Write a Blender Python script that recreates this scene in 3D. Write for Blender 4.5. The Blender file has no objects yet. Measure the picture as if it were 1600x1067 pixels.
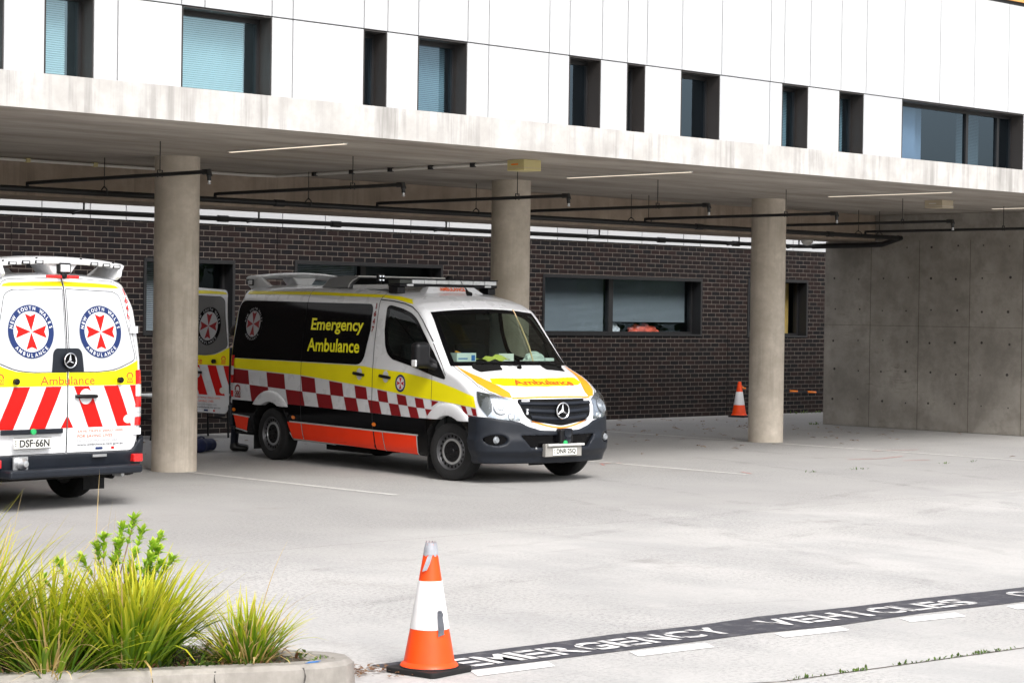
import bpy, bmesh, math, random
import numpy as np
from mathutils import Vector, Matrix
from mathutils.bvhtree import BVHTree
R = math.radians
random.seed(7)
S = bpy.context.scene
COL = S.collection

# ------------------------------------------------------------------ camera
cam_d = bpy.data.cameras.new('camera')
cam_d.sensor_width = 36.0
cam_d.lens = 36.0*3365.74/1600.0
cam_d.clip_start = 0.1
cam_d.clip_end = 2000.0
cam = bpy.data.objects.new('camera', cam_d)
COL.objects.link(cam)
vp1 = Vector((4340-800, -(536-533.5), -3365.74)).normalized()
vp2 = Vector((-2400-800, -(440-533.5), -3365.74)).normalized()
up = vp1.cross(vp2).normalized()
vp2 = up.cross(vp1).normalized()
rot = Matrix((vp1, vp2, up))
cam.matrix_world = Matrix.Translation((0, 0, 2.05)) @ rot.to_4x4()
S.camera = cam

# ------------------------------------------------------------------ light
SUN_EL, SUN_AZ = 46.0, 198.0       # soft overcast sun, in front of the building; azimuth clockwise from +Y
w = bpy.data.worlds.new('World'); S.world = w; w.use_nodes = True
nt = w.node_tree
bg = nt.nodes['Background']
sky = nt.nodes.new('ShaderNodeTexSky'); sky.sky_type = 'NISHITA'; sky.sun_disc = False
sky.sun_elevation = R(SUN_EL); sky.sun_rotation = R(SUN_AZ)
sky.air_density = 1.0; sky.dust_density = 4.0; sky.ozone_density = 1.0
hs = nt.nodes.new('ShaderNodeHueSaturation'); hs.inputs['Saturation'].default_value = 0.3
nt.links.new(sky.outputs[0], hs.inputs['Color'])
nt.links.new(hs.outputs[0], bg.inputs[0])
bg.inputs[1].default_value = 0.15
sun_d = bpy.data.lights.new('sun', 'SUN'); sun_d.energy = 1.5; sun_d.angle = R(24); sun_d.color = (1, .975, .945)
sun = bpy.data.objects.new('sun', sun_d); COL.objects.link(sun)
az = R(SUN_AZ)
sdir = Vector((math.sin(az)*math.cos(R(SUN_EL)), math.cos(az)*math.cos(R(SUN_EL)), math.sin(R(SUN_EL))))
sun.rotation_euler = sdir.to_track_quat('Z', 'Y').to_euler()
sun.location = (0, 0, 30)
S.view_settings.view_transform = 'Standard'
S.view_settings.look = 'None'
S.view_settings.exposure = 0.98
S.view_settings.gamma = 1.0
S.render.film_transparent = False
try:
    S.cycles.max_bounces = 8; S.cycles.transparent_max_bounces = 16
except Exception: pass

# ------------------------------------------------------------------ materials
class NT:
    def __init__(s, name):
        s.m = bpy.data.materials.new(name); s.m.use_nodes = True
        s.t = s.m.node_tree; s.b = s.t.nodes['Principled BSDF']; s.out = s.t.nodes['Material Output']
        s._co = None
    def n(s, typ, **kw):
        nd = s.t.nodes.new(typ)
        for k, v in kw.items():
            if k.startswith('i_'): nd.inputs[k[2:].replace('_', ' ')].default_value = v
            else: setattr(nd, k, v)
        return nd
    def l(s, a, b): s.t.links.new(a, b)
    @property
    def co(s):
        if s._co is None: s._co = s.n('ShaderNodeTexCoord').outputs['Object']
        return s._co
    def noise(s, scale, detail=4, rough=.55, stretch=None, co=None):
        c = co or s.co
        if stretch:
            mp = s.n('ShaderNodeMapping'); mp.inputs['Scale'].default_value = stretch
            s.l(c, mp.inputs[0]); c = mp.outputs[0]
        nz = s.n('ShaderNodeTexNoise'); nz.inputs['Scale'].default_value = scale
        nz.inputs['Detail'].default_value = detail; nz.inputs['Roughness'].default_value = rough
        s.l(c, nz.inputs['Vector']); return nz.outputs['Fac']
    def ramp(s, fac, stops):
        r = s.n('ShaderNodeValToRGB'); e = r.color_ramp.elements
        while len(e) < len(stops): e.new(.5)
        for el, (p, c) in zip(e, stops):
            el.position = p; el.color = (c, c, c, 1) if not isinstance(c, (tuple, list)) else (*c[:3], 1)
        s.l(fac, r.inputs[0]); return r.outputs[0]
    def mix(s, fac, a, b, mode='MIX'):
        m = s.n('ShaderNodeMix', data_type='RGBA', blend_type=mode)
        for sock, v in ((m.inputs[0], fac), (m.inputs[6], a), (m.inputs[7], b)):
            if hasattr(v, 'links'): s.l(v, sock)
            elif isinstance(v, (tuple, list)): sock.default_value = (*v[:3], 1)
            else: sock.default_value = v
        return m.outputs[2]
    def math(s, op, a, b=None):
        m = s.n('ShaderNodeMath', operation=op)
        for i, v in enumerate((a, b)):
            if v is None: continue
            if hasattr(v, 'links'): s.l(v, m.inputs[i])
            else: m.inputs[i].default_value = v
        return m.outputs[0]
    def bump(s, h, strength=.3, dist=.01):
        b = s.n('ShaderNodeBump'); b.inputs['Strength'].default_value = strength; b.inputs['Distance'].default_value = dist
        s.l(h, b.inputs['Height']); s.l(b.outputs[0], s.b.inputs['Normal'])

def simple(name, c, rough=.5, metal=0., var=.08, vscale=3., coat=0., bump=0., bscale=60., spec=.5):
    m = NT(name)
    nz = m.noise(vscale, 5)
    lo = tuple(x*(1-var) for x in c); hi = tuple(min(1, x*(1+var)) for x in c)
    m.l(m.mix(m.ramp(nz, [(.3, 0.), (.7, 1.)]), lo, hi), m.b.inputs['Base Color'])
    m.b.inputs['Metallic'].default_value = metal
    m.b.inputs['Specular IOR Level'].default_value = spec
    r2 = m.noise(vscale*2.3, 3)
    m.l(m.math('ADD', m.math('MULTIPLY', r2, rough*.3), rough*.85), m.b.inputs['Roughness'])
    m.b.inputs['Coat Weight'].default_value = coat
    m.b.inputs['Coat Roughness'].default_value = .04
    if bump: m.bump(m.noise(bscale, 4), bump, .005)
    return m.m

def glass(name, tint, refl=.05, top=.75, rough=.0, gc=(.95, .97, 1)):
    m = NT(name)
    lw = m.n('ShaderNodeLayerWeight'); lw.inputs['Blend'].default_value = .5
    p = m.math('POWER', lw.outputs['Facing'], 4.0)
    fac = m.math('ADD', m.math('MULTIPLY', p, top), refl)
    tr = m.n('ShaderNodeBsdfTransparent'); tr.inputs[0].default_value = (*tint, 1)
    gl = m.n('ShaderNodeBsdfGlossy'); gl.inputs['Roughness'].default_value = rough
    gl.inputs['Color'].default_value = (*gc, 1)
    mx = m.n('ShaderNodeMixShader')
    m.l(fac, mx.inputs[0]); m.l(tr.outputs[0], mx.inputs[1]); m.l(gl.outputs[0], mx.inputs[2])
    m.l(mx.outputs[0], m.out.inputs['Surface'])
    return m.m

def concrete(name, base, dark, streak=0., scale=1., pores=.5, warm=None, rough=.8):
    m = NT(name)
    a = m.noise(1.3*scale, 7, .6); b = m.noise(7*scale, 6, .6)
    c = m.mix(m.ramp(a, [(.32, 0.), (.68, 1.)]), dark, base)
    c = m.mix(m.math('MULTIPLY', m.ramp(b, [(.35, 1.), (.6, 0.)]), .45), c, dark)
    if streak:
        st = m.noise(1.0, 5, .7, stretch=(7, 7, .35))
        sb = m.noise(.9, 3, .5)
        f = m.math('MULTIPLY', m.ramp(st, [(.46, 0.), (.66, 1.)]), m.ramp(sb, [(.35, 0.), (.62, streak)]))
        c = m.mix(f, c, tuple(x*.62 for x in dark))
    if pores:
        v = m.n('ShaderNodeTexVoronoi'); v.inputs['Scale'].default_value = 16*scale
        m.l(m.co, v.inputs['Vector'])
        pf = m.ramp(v.outputs['Distance'], [(.035, 1.), (.075, 0.)])
        pf = m.math('MULTIPLY', pf, m.ramp(m.noise(3.1*scale, 2), [(.5, 0.), (.6, pores)]))
        c = m.mix(pf, c, (.04, .035, .03))
    m.l(c, m.b.inputs['Base Color'])
    m.b.inputs['Roughness'].default_value = rough
    m.bump(m.noise(40*scale, 5), .25, .004)
    return m.m

M = {}
M['white_paint'] = simple('white_paint', (.66, .67, .69), .28, 0, .004, 2, coat=.6)
M['black_paint'] = simple('black_gloss', (.0025, .0025, .003), .08, 0, .1, 2, spec=.16)
M['black_plastic'] = simple('black_plastic', (.0045, .0045, .0055), .45, 0, .15, 6, bump=.15, bscale=200, spec=.28)
M['bumper'] = simple('grey_plastic', (.009, .0115, .017), .45, 0, .15, 5, bump=.12, bscale=220, spec=.3)
M['black_matte'] = simple('black_matte', (.003, .003, .003), .9, 0, .1, 4, spec=.2)
M['rubber'] = simple('tyre_rubber', (.0035, .0035, .004), .8, 0, .25, 8, bump=.25, bscale=90)
M['steel'] = simple('rim_silver', (.55, .56, .57), .32, .85, .08, 6)
M['rim_dark'] = simple('rim_dark', (.10, .10, .105), .42, .6, .2, 9)
M['holder_grey'] = simple('holder_grey', (.28, .27, .25), .45, .2, .1, 9)
M['chrome'] = simple('chrome', (.82, .83, .85), .1, 1, .03, 6)
M['silver_trim'] = simple('silver_trim', (.62, .62, .6), .4, .4, .06, 5)
M['yellow'] = simple('yellow_film', (.84, .74, .003), .4, 0, .03, 3, coat=.1, spec=.3)
M['film_orange'] = simple('orange_film', (.90, .27, .015), .4, 0, .04, 3, coat=.1, spec=.3)
M['neon_red'] = simple('neon_red_film', (.88, .036, .002), .4, 0, .04, 3, coat=.1, spec=.3)
M['check_red'] = simple('dark_red_film', (.22, .006, .009), .4, 0, .06, 3, coat=.1, spec=.3)
M['bright_red'] = simple('bright_red_film', (.50, .006, .004), .4, 0, .05, 3, coat=0, spec=.25)
M['white_film'] = simple('white_film', (.66, .67, .68), .4, 0, .03, 3, coat=.3)
M['window_film_shaded'] = simple('window_film_shaded', (.13, .13, .13), .2, 0, .05, 2, coat=.4)  # same film as on the other van, with shade put into the colour
M['window_film'] = simple('window_film', (.46, .475, .49), .22, 0, .03, 2, coat=.4)
M['navy'] = simple('navy_film', (.009, .024, .105), .4, 0, .05, 4, coat=.05, spec=.3)
M['gap'] = simple('door_gap', (.02, .02, .022), .7, 0, .1, 4)
M['letter_red'] = simple('letter_red', (.72, .10, .01), .45, 0, .04, 4)
M['letter_dark'] = simple('letter_black', (.012, .012, .014), .5, 0, .1, 4)
M['letter_yellow'] = simple('letter_yellow', (.90, .84, .01), .4, 0, .03, 4)
M['letter_grey'] = simple('letter_grey', (.35, .35, .36), .5, 0, .05, 4)
M['grey_pod'] = simple('grey_pod', (.16, .165, .17), .4, 0, .06, 3, coat=.2)
M['amber'] = simple('amber_lens', (.85, .20, .01), .15, 0, .05, 8, coat=.5)
M['red_lens'] = simple('red_lens', (.62, .012, .012), .12, 0, .06, 8, coat=.6)
M['clear_lens'] = simple('clear_lens', (.70, .71, .73), .1, .25, .1, 20, coat=.7)
M['plate'] = simple('plate_white', (.62, .62, .58), .4, 0, .03, 6)
M['lamp_bowl'] = simple('lamp_bowl', (.42, .45, .49), .16, .85, .25, 14)
M['lens_grey'] = simple('lens_grey', (.30, .32, .34), .12, .5, .1, 20, coat=.5)
M['lamp_dark'] = simple('lamp_dark', (.05, .055, .05), .2, .3, .2, 9)
M['green_lens'] = simple('green_lens', (.02, .35, .10), .3, 0, .1, 9)
M['seat_cloth'] = simple('seat_cloth', (.012, .013, .015), .9, 0, .2, 20)
M['cab_lining'] = simple('cab_lining', (.012, .014, .014), .8, 0, .15, 5)
M['windscreen'] = glass('windscreen_glass', (.60, .68, .62), .035, .55)
M['low_glass'] = glass('low_window_glass', (.68, .74, .77), .035, .5, 0., (.6, .8, .9))
M['lilac'] = simple('lilac_reflection_curtain', (.50, .50, .62), .8, 0, .05, 2)  # curtain tinted to stand in for the lavender reflection on the pane
M['cab_glass'] = glass('cab_glass', (.50, .58, .54), .04, .6)
M['lamp_glass'] = glass('lamp_glass', (.93, .95, .97), .06, .5)
M['window_glass'] = glass('window_glass', (.66, .82, .86), .22, .6, 0., (.62, .84, .95))
M['dark_glass'] = glass('dark_glass', (.42, .54, .60), .15, .6, 0., (.55, .72, .88))
def mk_cladding():
    m = NT('white_cladding')
    g = m.n('ShaderNodeNewGeometry')
    c = m.mix(g.outputs['Random Per Island'], (.405, .414, .428), (.452, .459, .467))
    st = m.ramp(m.noise(1.0, 5, .6, stretch=(5, 5, .25)), [(.55, 0.), (.75, 1.)])
    c = m.mix(m.math('MULTIPLY', st, .10), c, (.40, .39, .37))
    m.l(c, m.b.inputs['Base Color']); m.b.inputs['Roughness'].default_value = .42
    m.b.inputs['Coat Weight'].default_value = .12; m.b.inputs['Coat Roughness'].default_value = .15
    return m.m
M['cladding'] = mk_cladding()
M['reveal'] = simple('reveal_brown', (.030, .026, .024), .5, 0, .08, 3)
M['frame_black'] = simple('frame_black', (.010, .010, .011), .45, 0, .1, 4)
M['pipe_black'] = simple('pipe_black', (.008, .008, .008), .5, 0, .2, 6)
M['timber'] = simple('timber_cladding', (.55, .27, .08), .5, 0, .2, 4)
M['blind'] = simple('blind_slats', (.72, .80, .82), .5, 0, .05, 2)
M['blind_low'] = simple('blind_low', (.27, .295, .315), .6, 0, .05, 2)
M['tie_grey'] = simple('tie_grey', (.05, .045, .04), .9, 0, .3, 20)
M['room'] = simple('dark_room', (.016, .018, .02), .9, 0, .2, 1)
M['conduit'] = simple('white_conduit', (.60, .58, .54), .5, 0, .06, 5)
M['box_cream'] = simple('box_cream', (.50, .43, .20), .45, 0, .06, 5)
M['box_beige'] = simple('box_beige', (.46, .39, .28), .45, 0, .06, 5)
M['cone_orange'] = simple('cone_orange', (.84, .062, .003), .45, 0, .08, 9, coat=.05, spec=.35)
M['cone_white'] = simple('cone_band', (.76, .75, .76), .4, 0, .05, 11)
M['tape'] = simple('grey_tape', (.08, .085, .10), .5, .1, .12, 18, bump=.3, bscale=40)
M['tape_light'] = simple('tape_silver', (.30, .31, .34), .45, .1, .2, 18, bump=.3, bscale=40)
M['red_mark'] = simple('red_spray', (.42, .20, .18), .8, 0, .2, 30)
M['soil'] = simple('mulch', (.06, .045, .03), .95, 0, .5, 18, bump=.8, bscale=60)
M['line_white'] = simple('line_paint', (.72, .71, .69), .7, 0, .08, 7)

def mk_line_worn(name, c, lo=.40, hi=.52, under=(.38, .365, .345)):
    m = NT(name)
    f = m.ramp(m.noise(9, 8, .7), [(lo, 0.), (hi, 1.)])
    m.l(m.mix(f, under, c), m.b.inputs['Base Color']); m.b.inputs['Roughness'].default_value = .75
    m.bump(m.noise(120, 4), .3, .003)
    return m.m
M['bay_paint'] = mk_line_worn('bay_paint', (.56, .55, .53), .36, .56)
M['band_black'] = mk_line_worn('band_black', (.036, .036, .046), .28, .50, (.12, .118, .122))
M['band_white'] = mk_line_worn('band_white', (.66, .65, .64), .34, .54, (.20, .195, .195))
M['dash_white'] = mk_line_worn('dash_white', (.80, .79, .78), .22, .36)

M['fascia'] = concrete('fascia_concrete', (.52, .51, .497), (.35, .335, .317), .85, 1.3, .9)
M['soffit'] = concrete('soffit_concrete', (.34, .315, .285), (.20, .18, .155), 0, .6, .2)
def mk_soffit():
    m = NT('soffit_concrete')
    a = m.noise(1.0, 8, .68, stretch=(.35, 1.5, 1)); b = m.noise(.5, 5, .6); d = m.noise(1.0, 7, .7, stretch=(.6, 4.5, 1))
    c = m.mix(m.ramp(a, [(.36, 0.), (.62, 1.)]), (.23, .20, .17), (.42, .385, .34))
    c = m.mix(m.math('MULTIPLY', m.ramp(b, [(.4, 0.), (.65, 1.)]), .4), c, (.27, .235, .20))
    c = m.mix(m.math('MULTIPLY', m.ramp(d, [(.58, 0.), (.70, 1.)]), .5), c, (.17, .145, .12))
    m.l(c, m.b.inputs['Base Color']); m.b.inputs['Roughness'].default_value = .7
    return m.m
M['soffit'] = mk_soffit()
M['beam'] = concrete('beam_concrete', (.40, .325, .255), (.25, .195, .15), .7, 1, .4)
M['column'] = concrete('column_concrete', (.60, .535, .455), (.40, .35, .285), .5, 1.6, 1.)
def mk_wall():
    m = NT('wall_concrete')
    a = m.noise(.9, 8, .66); b = m.noise(2.2, 7, .7); d = m.noise(1., 8, .75, stretch=(1, 1.6, 14)); e = m.noise(.8, 4, .6)
    c = m.mix(m.ramp(a, [(.34, 0.), (.66, 1.)]), (.205, .187, .163), (.365, .338, .30))
    c = m.mix(m.math('MULTIPLY', m.ramp(b, [(.38, 1.), (.54, 0.)]), .6), c, (.18, .163, .142))
    sc = m.math('MULTIPLY', m.ramp(d, [(.56, 0.), (.66, 1.)]), m.ramp(e, [(.50, 0.), (.62, .7)]))
    c = m.mix(sc, c, (.13, .11, .09))
    v = m.n('ShaderNodeTexVoronoi'); v.inputs['Scale'].default_value = 13; m.l(m.co, v.inputs['Vector'])
    c = m.mix(m.math('MULTIPLY', m.ramp(v.outputs['Distance'], [(.03, 1.), (.07, 0.)]), m.ramp(m.noise(2.5, 2), [(.5, 0.), (.6, .8)])), c, (.07, .06, .05))
    m.l(c, m.b.inputs['Base Color']); m.b.inputs['Roughness'].default_value = .8
    m.bump(m.noise(40, 5), .25, .004)
    return m.m
M['wall'] = mk_wall()
M['kerb'] = concrete('kerb_concrete', (.36, .335, .305), (.20, .185, .165), .4, 2.5, 1.)

def mk_ground():
    m = NT('forecourt_concrete')
    big = m.noise(.22, 6, .6); mid = m.noise(.9, 8, .68, stretch=(1, .5, 1)); fine = m.noise(30, 7, .82); sp = m.noise(95, 4, .8)
    c = m.mix(m.ramp(big, [(.35, 0.), (.65, 1.)]), (.40, .39, .377), (.478, .467, .452))
    c = m.mix(m.math('MULTIPLY', m.ramp(mid, [(.40, 1.), (.56, 0.)]), .6), c, (.33, .327, .323))
    # older, coarser slab nearer the building, darkened further as painted under-canopy shade
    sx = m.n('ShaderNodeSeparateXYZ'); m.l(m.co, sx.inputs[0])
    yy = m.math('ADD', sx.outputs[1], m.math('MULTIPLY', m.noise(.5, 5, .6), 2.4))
    old_shade = m.ramp(m.math('MULTIPLY', m.math('SUBTRACT', yy, 14.6), .45), [(.0, 0.), (1., 1.)])
    c = m.mix(m.math('MULTIPLY', old_shade, .70), c, (.27, .263, .255))
    rough_ = m.ramp(m.noise(.35, 6, .65), [(.42, .25), (.6, 1.)])
    c = m.mix(m.math('MULTIPLY', m.ramp(fine, [(.48, 0.), (.60, .85)]), rough_), c, (.20, .195, .19))
    c = m.mix(m.math('MULTIPLY', m.ramp(sp, [(.58, 0.), (.68, 1.)]), m.math('MULTIPLY', rough_, .9)), c, (.08, .08, .08))
    c = m.mix(m.math('MULTIPLY', m.ramp(sp, [(.34, 1.), (.42, 0.)]), .25), c, (.58, .57, .56))
    st = m.ramp(m.noise(.55, 9, .74), [(.60, 0.), (.70, 1.)])
    c = m.mix(m.math('MULTIPLY', st, .4), c, (.22, .20, .18))
    sc = m.ramp(m.noise(1.0, 6, .7, stretch=(.5, 5, 1)), [(.62, 0.), (.72, 1.)])
    c = m.mix(m.math('MULTIPLY', sc, .35), c, (.26, .255, .25))
    m.l(c, m.b.inputs['Base Color'])
    m.b.inputs['Roughness'].default_value = .85
    m.bump(m.noise(60, 7, .8), .7, .008)
    return m.m
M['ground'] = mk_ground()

def mk_brick():
    m = NT('dark_brick')
    mp = m.n('ShaderNodeSeparateXYZ'); m.l(m.co, mp.inputs[0])
    cb = m.n('ShaderNodeCombineXYZ'); m.l(mp.outputs[0], cb.inputs[0]); m.l(mp.outputs[2], cb.inputs[1])
    def br(c1, c2, mo, seed):
        b = m.n('ShaderNodeTexBrick'); b.offset = .5; b.squash = 1
        b.inputs['Scale'].default_value = 1; b.inputs['Brick Width'].default_value = .24; b.inputs['Row Height'].default_value = .086
        b.inputs['Mortar Size'].default_value = .0044; b.inputs['Mortar Smooth'].default_value = .1
        b.inputs['Color1'].default_value = (*c1, 1); b.inputs['Color2'].default_value = (*c2, 1); b.inputs['Mortar'].default_value = (*mo, 1)
        b.inputs['Bias'].default_value = seed
        m.l(cb.outputs[0], b.inputs['Vector']); return b
    b = br((.0032, .0028, .0036), (.015, .0068, .0055), (.235, .205, .175), -.2)
    n1 = m.noise(14, 4, .6, co=cb.outputs[0])
    c = m.mix(m.math('MULTIPLY', m.ramp(n1, [(.35, 0.), (.7, 1.)]), .35), b.outputs['Color'], (.007, .005, .005), 'ADD')
    c = m.mix(b.outputs['Fac'], c, m.mix(m.ramp(m.noise(3, 4, .6, co=cb.outputs[0]), [(.3, 0.), (.7, 1.)]), (.085, .072, .062), (.165, .142, .122)))
    m.l(c, m.b.inputs['Base Color']); m.b.inputs['Roughness'].default_value = .6; m.b.inputs['Specular IOR Level'].default_value = .2
    h = m.math('ADD', m.math('MULTIPLY', b.outputs['Fac'], -1.), m.math('MULTIPLY', n1, .15))
    m.bump(h, .8, .006)
    return m.m
M['brick'] = mk_brick()

def leafmat(name, a, b, tip):
    m = NT(name)
    g = m.n('ShaderNodeNewGeometry')
    at = m.n('ShaderNodeAttribute'); at.attribute_name = 'along'
    c = m.mix(g.outputs['Random Per Island'], a, b)
    c = m.mix(m.ramp(at.outputs['Fac'], [(.55, 0.), (1., 1.)]), c, tip)
    m.l(c, m.b.inputs['Base Color']); m.b.inputs['Roughness'].default_value = .5
    tl = m.n('ShaderNodeBsdfTranslucent'); m.l(c, tl.inputs[0])
    mx = m.n('ShaderNodeMixShader'); mx.inputs[0].default_value = .35
    m.l(m.b.outputs[0], mx.inputs[1]); m.l(tl.outputs[0], mx.inputs[2]); m.l(mx.outputs[0], m.out.inputs[0])
    return m.m
M['blade'] = leafmat('strap_leaf', (.036, .125, .005), (.25, .37, .010), (.64, .58, .03))
M['blade_dry'] = leafmat('dry_leaf', (.46, .30, .09), (.62, .46, .20), (.68, .52, .27))
M['shoot'] = leafmat('young_leaf', (.20, .42, .02), (.42, .60, .05), (.55, .66, .08))
M['cover'] = leafmat('ground_cover', (.03, .075, .010), (.10, .17, .02), (.16, .20, .03))
M['litter'] = leafmat('leaf_litter', (.14, .06, .03), (.26, .15, .07), (.2, .1, .05))
M['stem'] = simple('stem', (.20, .12, .07), .8, 0, .2, 20)

# ------------------------------------------------------------------ mesh helpers
class MB:
    def __init__(s): s.v = []; s.f = []; s.mi = []
    def add(s, vs, fs, mi=0):
        o = len(s.v); s.v += [tuple(p) for p in vs]
        s.f += [tuple(i+o for i in f) for f in fs]; s.mi += [mi]*len(fs); return s
    def box(s, a, b, mi=0):
        x0, y0, z0 = a; x1, y1, z1 = b
        x0, x1 = min(x0, x1), max(x0, x1); y0, y1 = min(y0, y1), max(y0, y1); z0, z1 = min(z0, z1), max(z0, z1)
        v = [(x0,y0,z0),(x1,y0,z0),(x1,y1,z0),(x0,y1,z0),(x0,y0,z1),(x1,y0,z1),(x1,y1,z1),(x0,y1,z1)]
        f = [(0,3,2,1),(4,5,6,7),(0,1,5,4),(1,2,6,5),(2,3,7,6),(3,0,4,7)]
        return s.add(v, f, mi)
    def tube(s, pts, r, n=10, cap=True, mi=0):
        pts = [Vector(p) for p in pts]; rs = r if isinstance(r, (list, tuple)) else [r]*len(pts)
        vs = []; fs = []; prev = None
        for i, p in enumerate(pts):
            t = (pts[min(i+1, len(pts)-1)]-pts[max(i-1, 0)]).normalized()
            if prev is None:
                a = t.orthogonal().normalized()
            else:
                a = (prev - t*prev.dot(t)).normalized()
            prev = a; b = t.cross(a)
            for k in range(n):
                th = 2*math.pi*k/n; vs.append(p+(a*math.cos(th)+b*math.sin(th))*rs[i])
        for i in range(len(pts)-1):
            for k in range(n):
                fs.append((i*n+k, i*n+(k+1) % n, (i+1)*n+(k+1) % n, (i+1)*n+k))
        if cap:
            fs.append(tuple(reversed(range(n)))); fs.append(tuple(range((len(pts)-1)*n, len(pts)*n)))
        return s.add(vs, fs, mi)
    def lathe(s, prof, n=48, axis='Z', c=(0, 0, 0), mi=0, closed=False):
        vs = []; fs = []
        for (r, h) in prof:
            for k in range(n):
                th = 2*math.pi*k/n; x, y = r*math.cos(th), r*math.sin(th)
                p = (x, y, h) if axis == 'Z' else ((x, h, y) if axis == 'Y' else (h, x, y))
                vs.append((p[0]+c[0], p[1]+c[1], p[2]+c[2]))
        m = len(prof)
        for i in range(m-1 if not closed else m):
            j = (i+1) % m
            for k in range(n):
                fs.append((i*n+k, i*n+(k+1) % n, j*n+(k+1) % n, j*n+k))
        if not closed:
            if prof[0][0] > 1e-6: fs.append(tuple(reversed(range(n))))
            if prof[-1][0] > 1e-6: fs.append(tuple(range((m-1)*n, m*n)))
        return s.add(vs, fs, mi)
    def prism(s, poly, a, b, axis='Y', mi=0):
        """extrude a 2D polygon between a and b along axis"""
        n = len(poly)
        def P(u, v, h): return (u, h, v) if axis == 'Y' else ((h, u, v) if axis == 'X' else (u, v, h))
        vs = [P(u, v, a) for u, v in poly]+[P(u, v, b) for u, v in poly]
        fs = [tuple(range(n)), tuple(reversed(range(n, 2*n)))]
        fs += [(i, i+n, (i+1) % n+n, (i+1) % n) for i in range(n)]
        return s.add(vs, fs, mi)
    def mesh(s, name, mats, smooth=False, fix=True):
        me = bpy.data.meshes.new(name); me.from_pydata(s.v, [], s.f)
        for m in (mats if isinstance(mats, (list, tuple)) else [mats]): me.materials.append(M[m] if isinstance(m, str) else m)
        me.polygons.foreach_set('material_index', s.mi)
        if fix:
            bm = bmesh.new(); bm.from_mesh(me); bmesh.ops.recalc_face_normals(bm, faces=bm.faces); bm.to_mesh(me); bm.free()
        if smooth: me.polygons.foreach_set('use_smooth', [True]*len(me.polygons))
        me.update(); return me

def tag(o, label=None, cat=None, group=None, kind=None):
    if label: o['label'] = label
    if cat: o['category'] = cat
    if group: o['group'] = group
    if kind: o['kind'] = kind
    return o
def link(name, me, parent=None, bevel=0, seg=2, autosmooth=None):
    o = bpy.data.objects.new(name, me); COL.objects.link(o)
    if parent is not None: o.parent = parent
    if bevel:
        b = o.modifiers.new('bevel', 'BEVEL'); b.width = bevel; b.segments = seg; b.limit_method = 'ANGLE'; b.angle_limit = R(35)
    return o
def obj(name, mb, mats, parent=None, smooth=False, bevel=0, seg=2, fix=True):
    me = mb.mesh(name, mats, smooth, fix)
    if smooth:
        me.set_sharp_from_angle(angle=R(38))
    return link(name, me, parent, bevel, seg)
def thing(name, label, cat, loc=(0, 0, 0), rz=0, group=None):
    o = bpy.data.objects.new(name, None); COL.objects.link(o); o.location = loc; o.rotation_euler = (0, 0, rz)
    o.empty_display_size = .2
    return tag(o, label, cat, group)
def copy_tree(o, parent=None):
    c = o.copy(); COL.objects.link(c)
    if parent is not None: c.parent = parent
    for ch in o.children: copy_tree(ch, c)
    return c

_txt = {}
def text_geo(s, size, bold=0., sx=1., spacing=1., align='CENTER'):
    """flat text -> (verts2d, tris)"""
    key = (s, size, bold, sx, spacing, align)
    if key in _txt: return _txt[key]
    cu = bpy.data.curves.new('lettering', 'FONT'); cu.body = s; cu.size = size; cu.offset = bold
    cu.align_x = align; cu.align_y = 'CENTER'; cu.space_character = spacing; cu.resolution_u = 4; cu.fill_mode = 'BOTH' if hasattr(cu, 'fill_mode') else cu.fill_mode
    ob = bpy.data.objects.new('lettering', cu)
    me = bpy.data.meshes.new_from_object(ob)
    v = [(p.co.x*sx, p.co.y) for p in me.vertices]; f = [tuple(p.vertices) for p in me.polygons]
    bpy.data.objects.remove(ob); bpy.data.meshes.remove(me); bpy.data.curves.remove(cu)
    _txt[key] = (v, f); return v, f
def fit_text(s, wid, hgt, bold=0., spacing=1.):
    """text scaled so the whole string is wid wide and hgt high (bounding box), centred"""
    v, f = text_geo(s, 1., bold, 1., spacing)
    xs = [p[0] for p in v]; ys = [p[1] for p in v]
    cx, cy = (min(xs)+max(xs))/2, (min(ys)+max(ys))/2
    kx = wid/(max(xs)-min(xs)); ky = hgt/(max(ys)-min(ys))
    return [((x-cx)*kx, (y-cy)*ky) for x, y in v], f

# ------------------------------------------------------------------ signed-distance modelling
def sd_poly(px, pz, poly):
    d = np.full(px.shape, 1e9); sgn = np.ones(px.shape)
    n = len(poly)
    for i in range(n):
        ax, az_ = poly[i]; bx, bz = poly[i-1]
        ex, ez = bx-ax, bz-az_; wx, wz = px-ax, pz-az_
        t = np.clip((wx*ex+wz*ez)/(ex*ex+ez*ez), 0, 1)
        d = np.minimum(d, (wx-ex*t)**2+(wz-ez*t)**2)
        c1 = pz >= az_; c2 = pz < bz; c3 = ex*wz > ez*wx
        flip = (c1 & c2 & c3) | (~c1 & ~c2 & ~c3)
        sgn = np.where(flip, -sgn, sgn)
    return sgn*np.sqrt(d)
def smax(a, b, k):
    h = np.clip(.5-.5*(b-a)/k, 0, 1); return b+(a-b)*h+k*h*(1-h)
def smin(a, b, k): return -smax(-a, -b, k)
def sd_box(x, y, z, c, h, r=0.):
    qx = np.abs(x-c[0])-h[0]+r; qy = np.abs(y-c[1])-h[1]+r; qz = np.abs(z-c[2])-h[2]+r
    return np.sqrt(np.maximum(qx, 0)**2+np.maximum(qy, 0)**2+np.maximum(qz, 0)**2)+np.minimum(np.maximum(qx, np.maximum(qy, qz)), 0)-r
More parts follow.
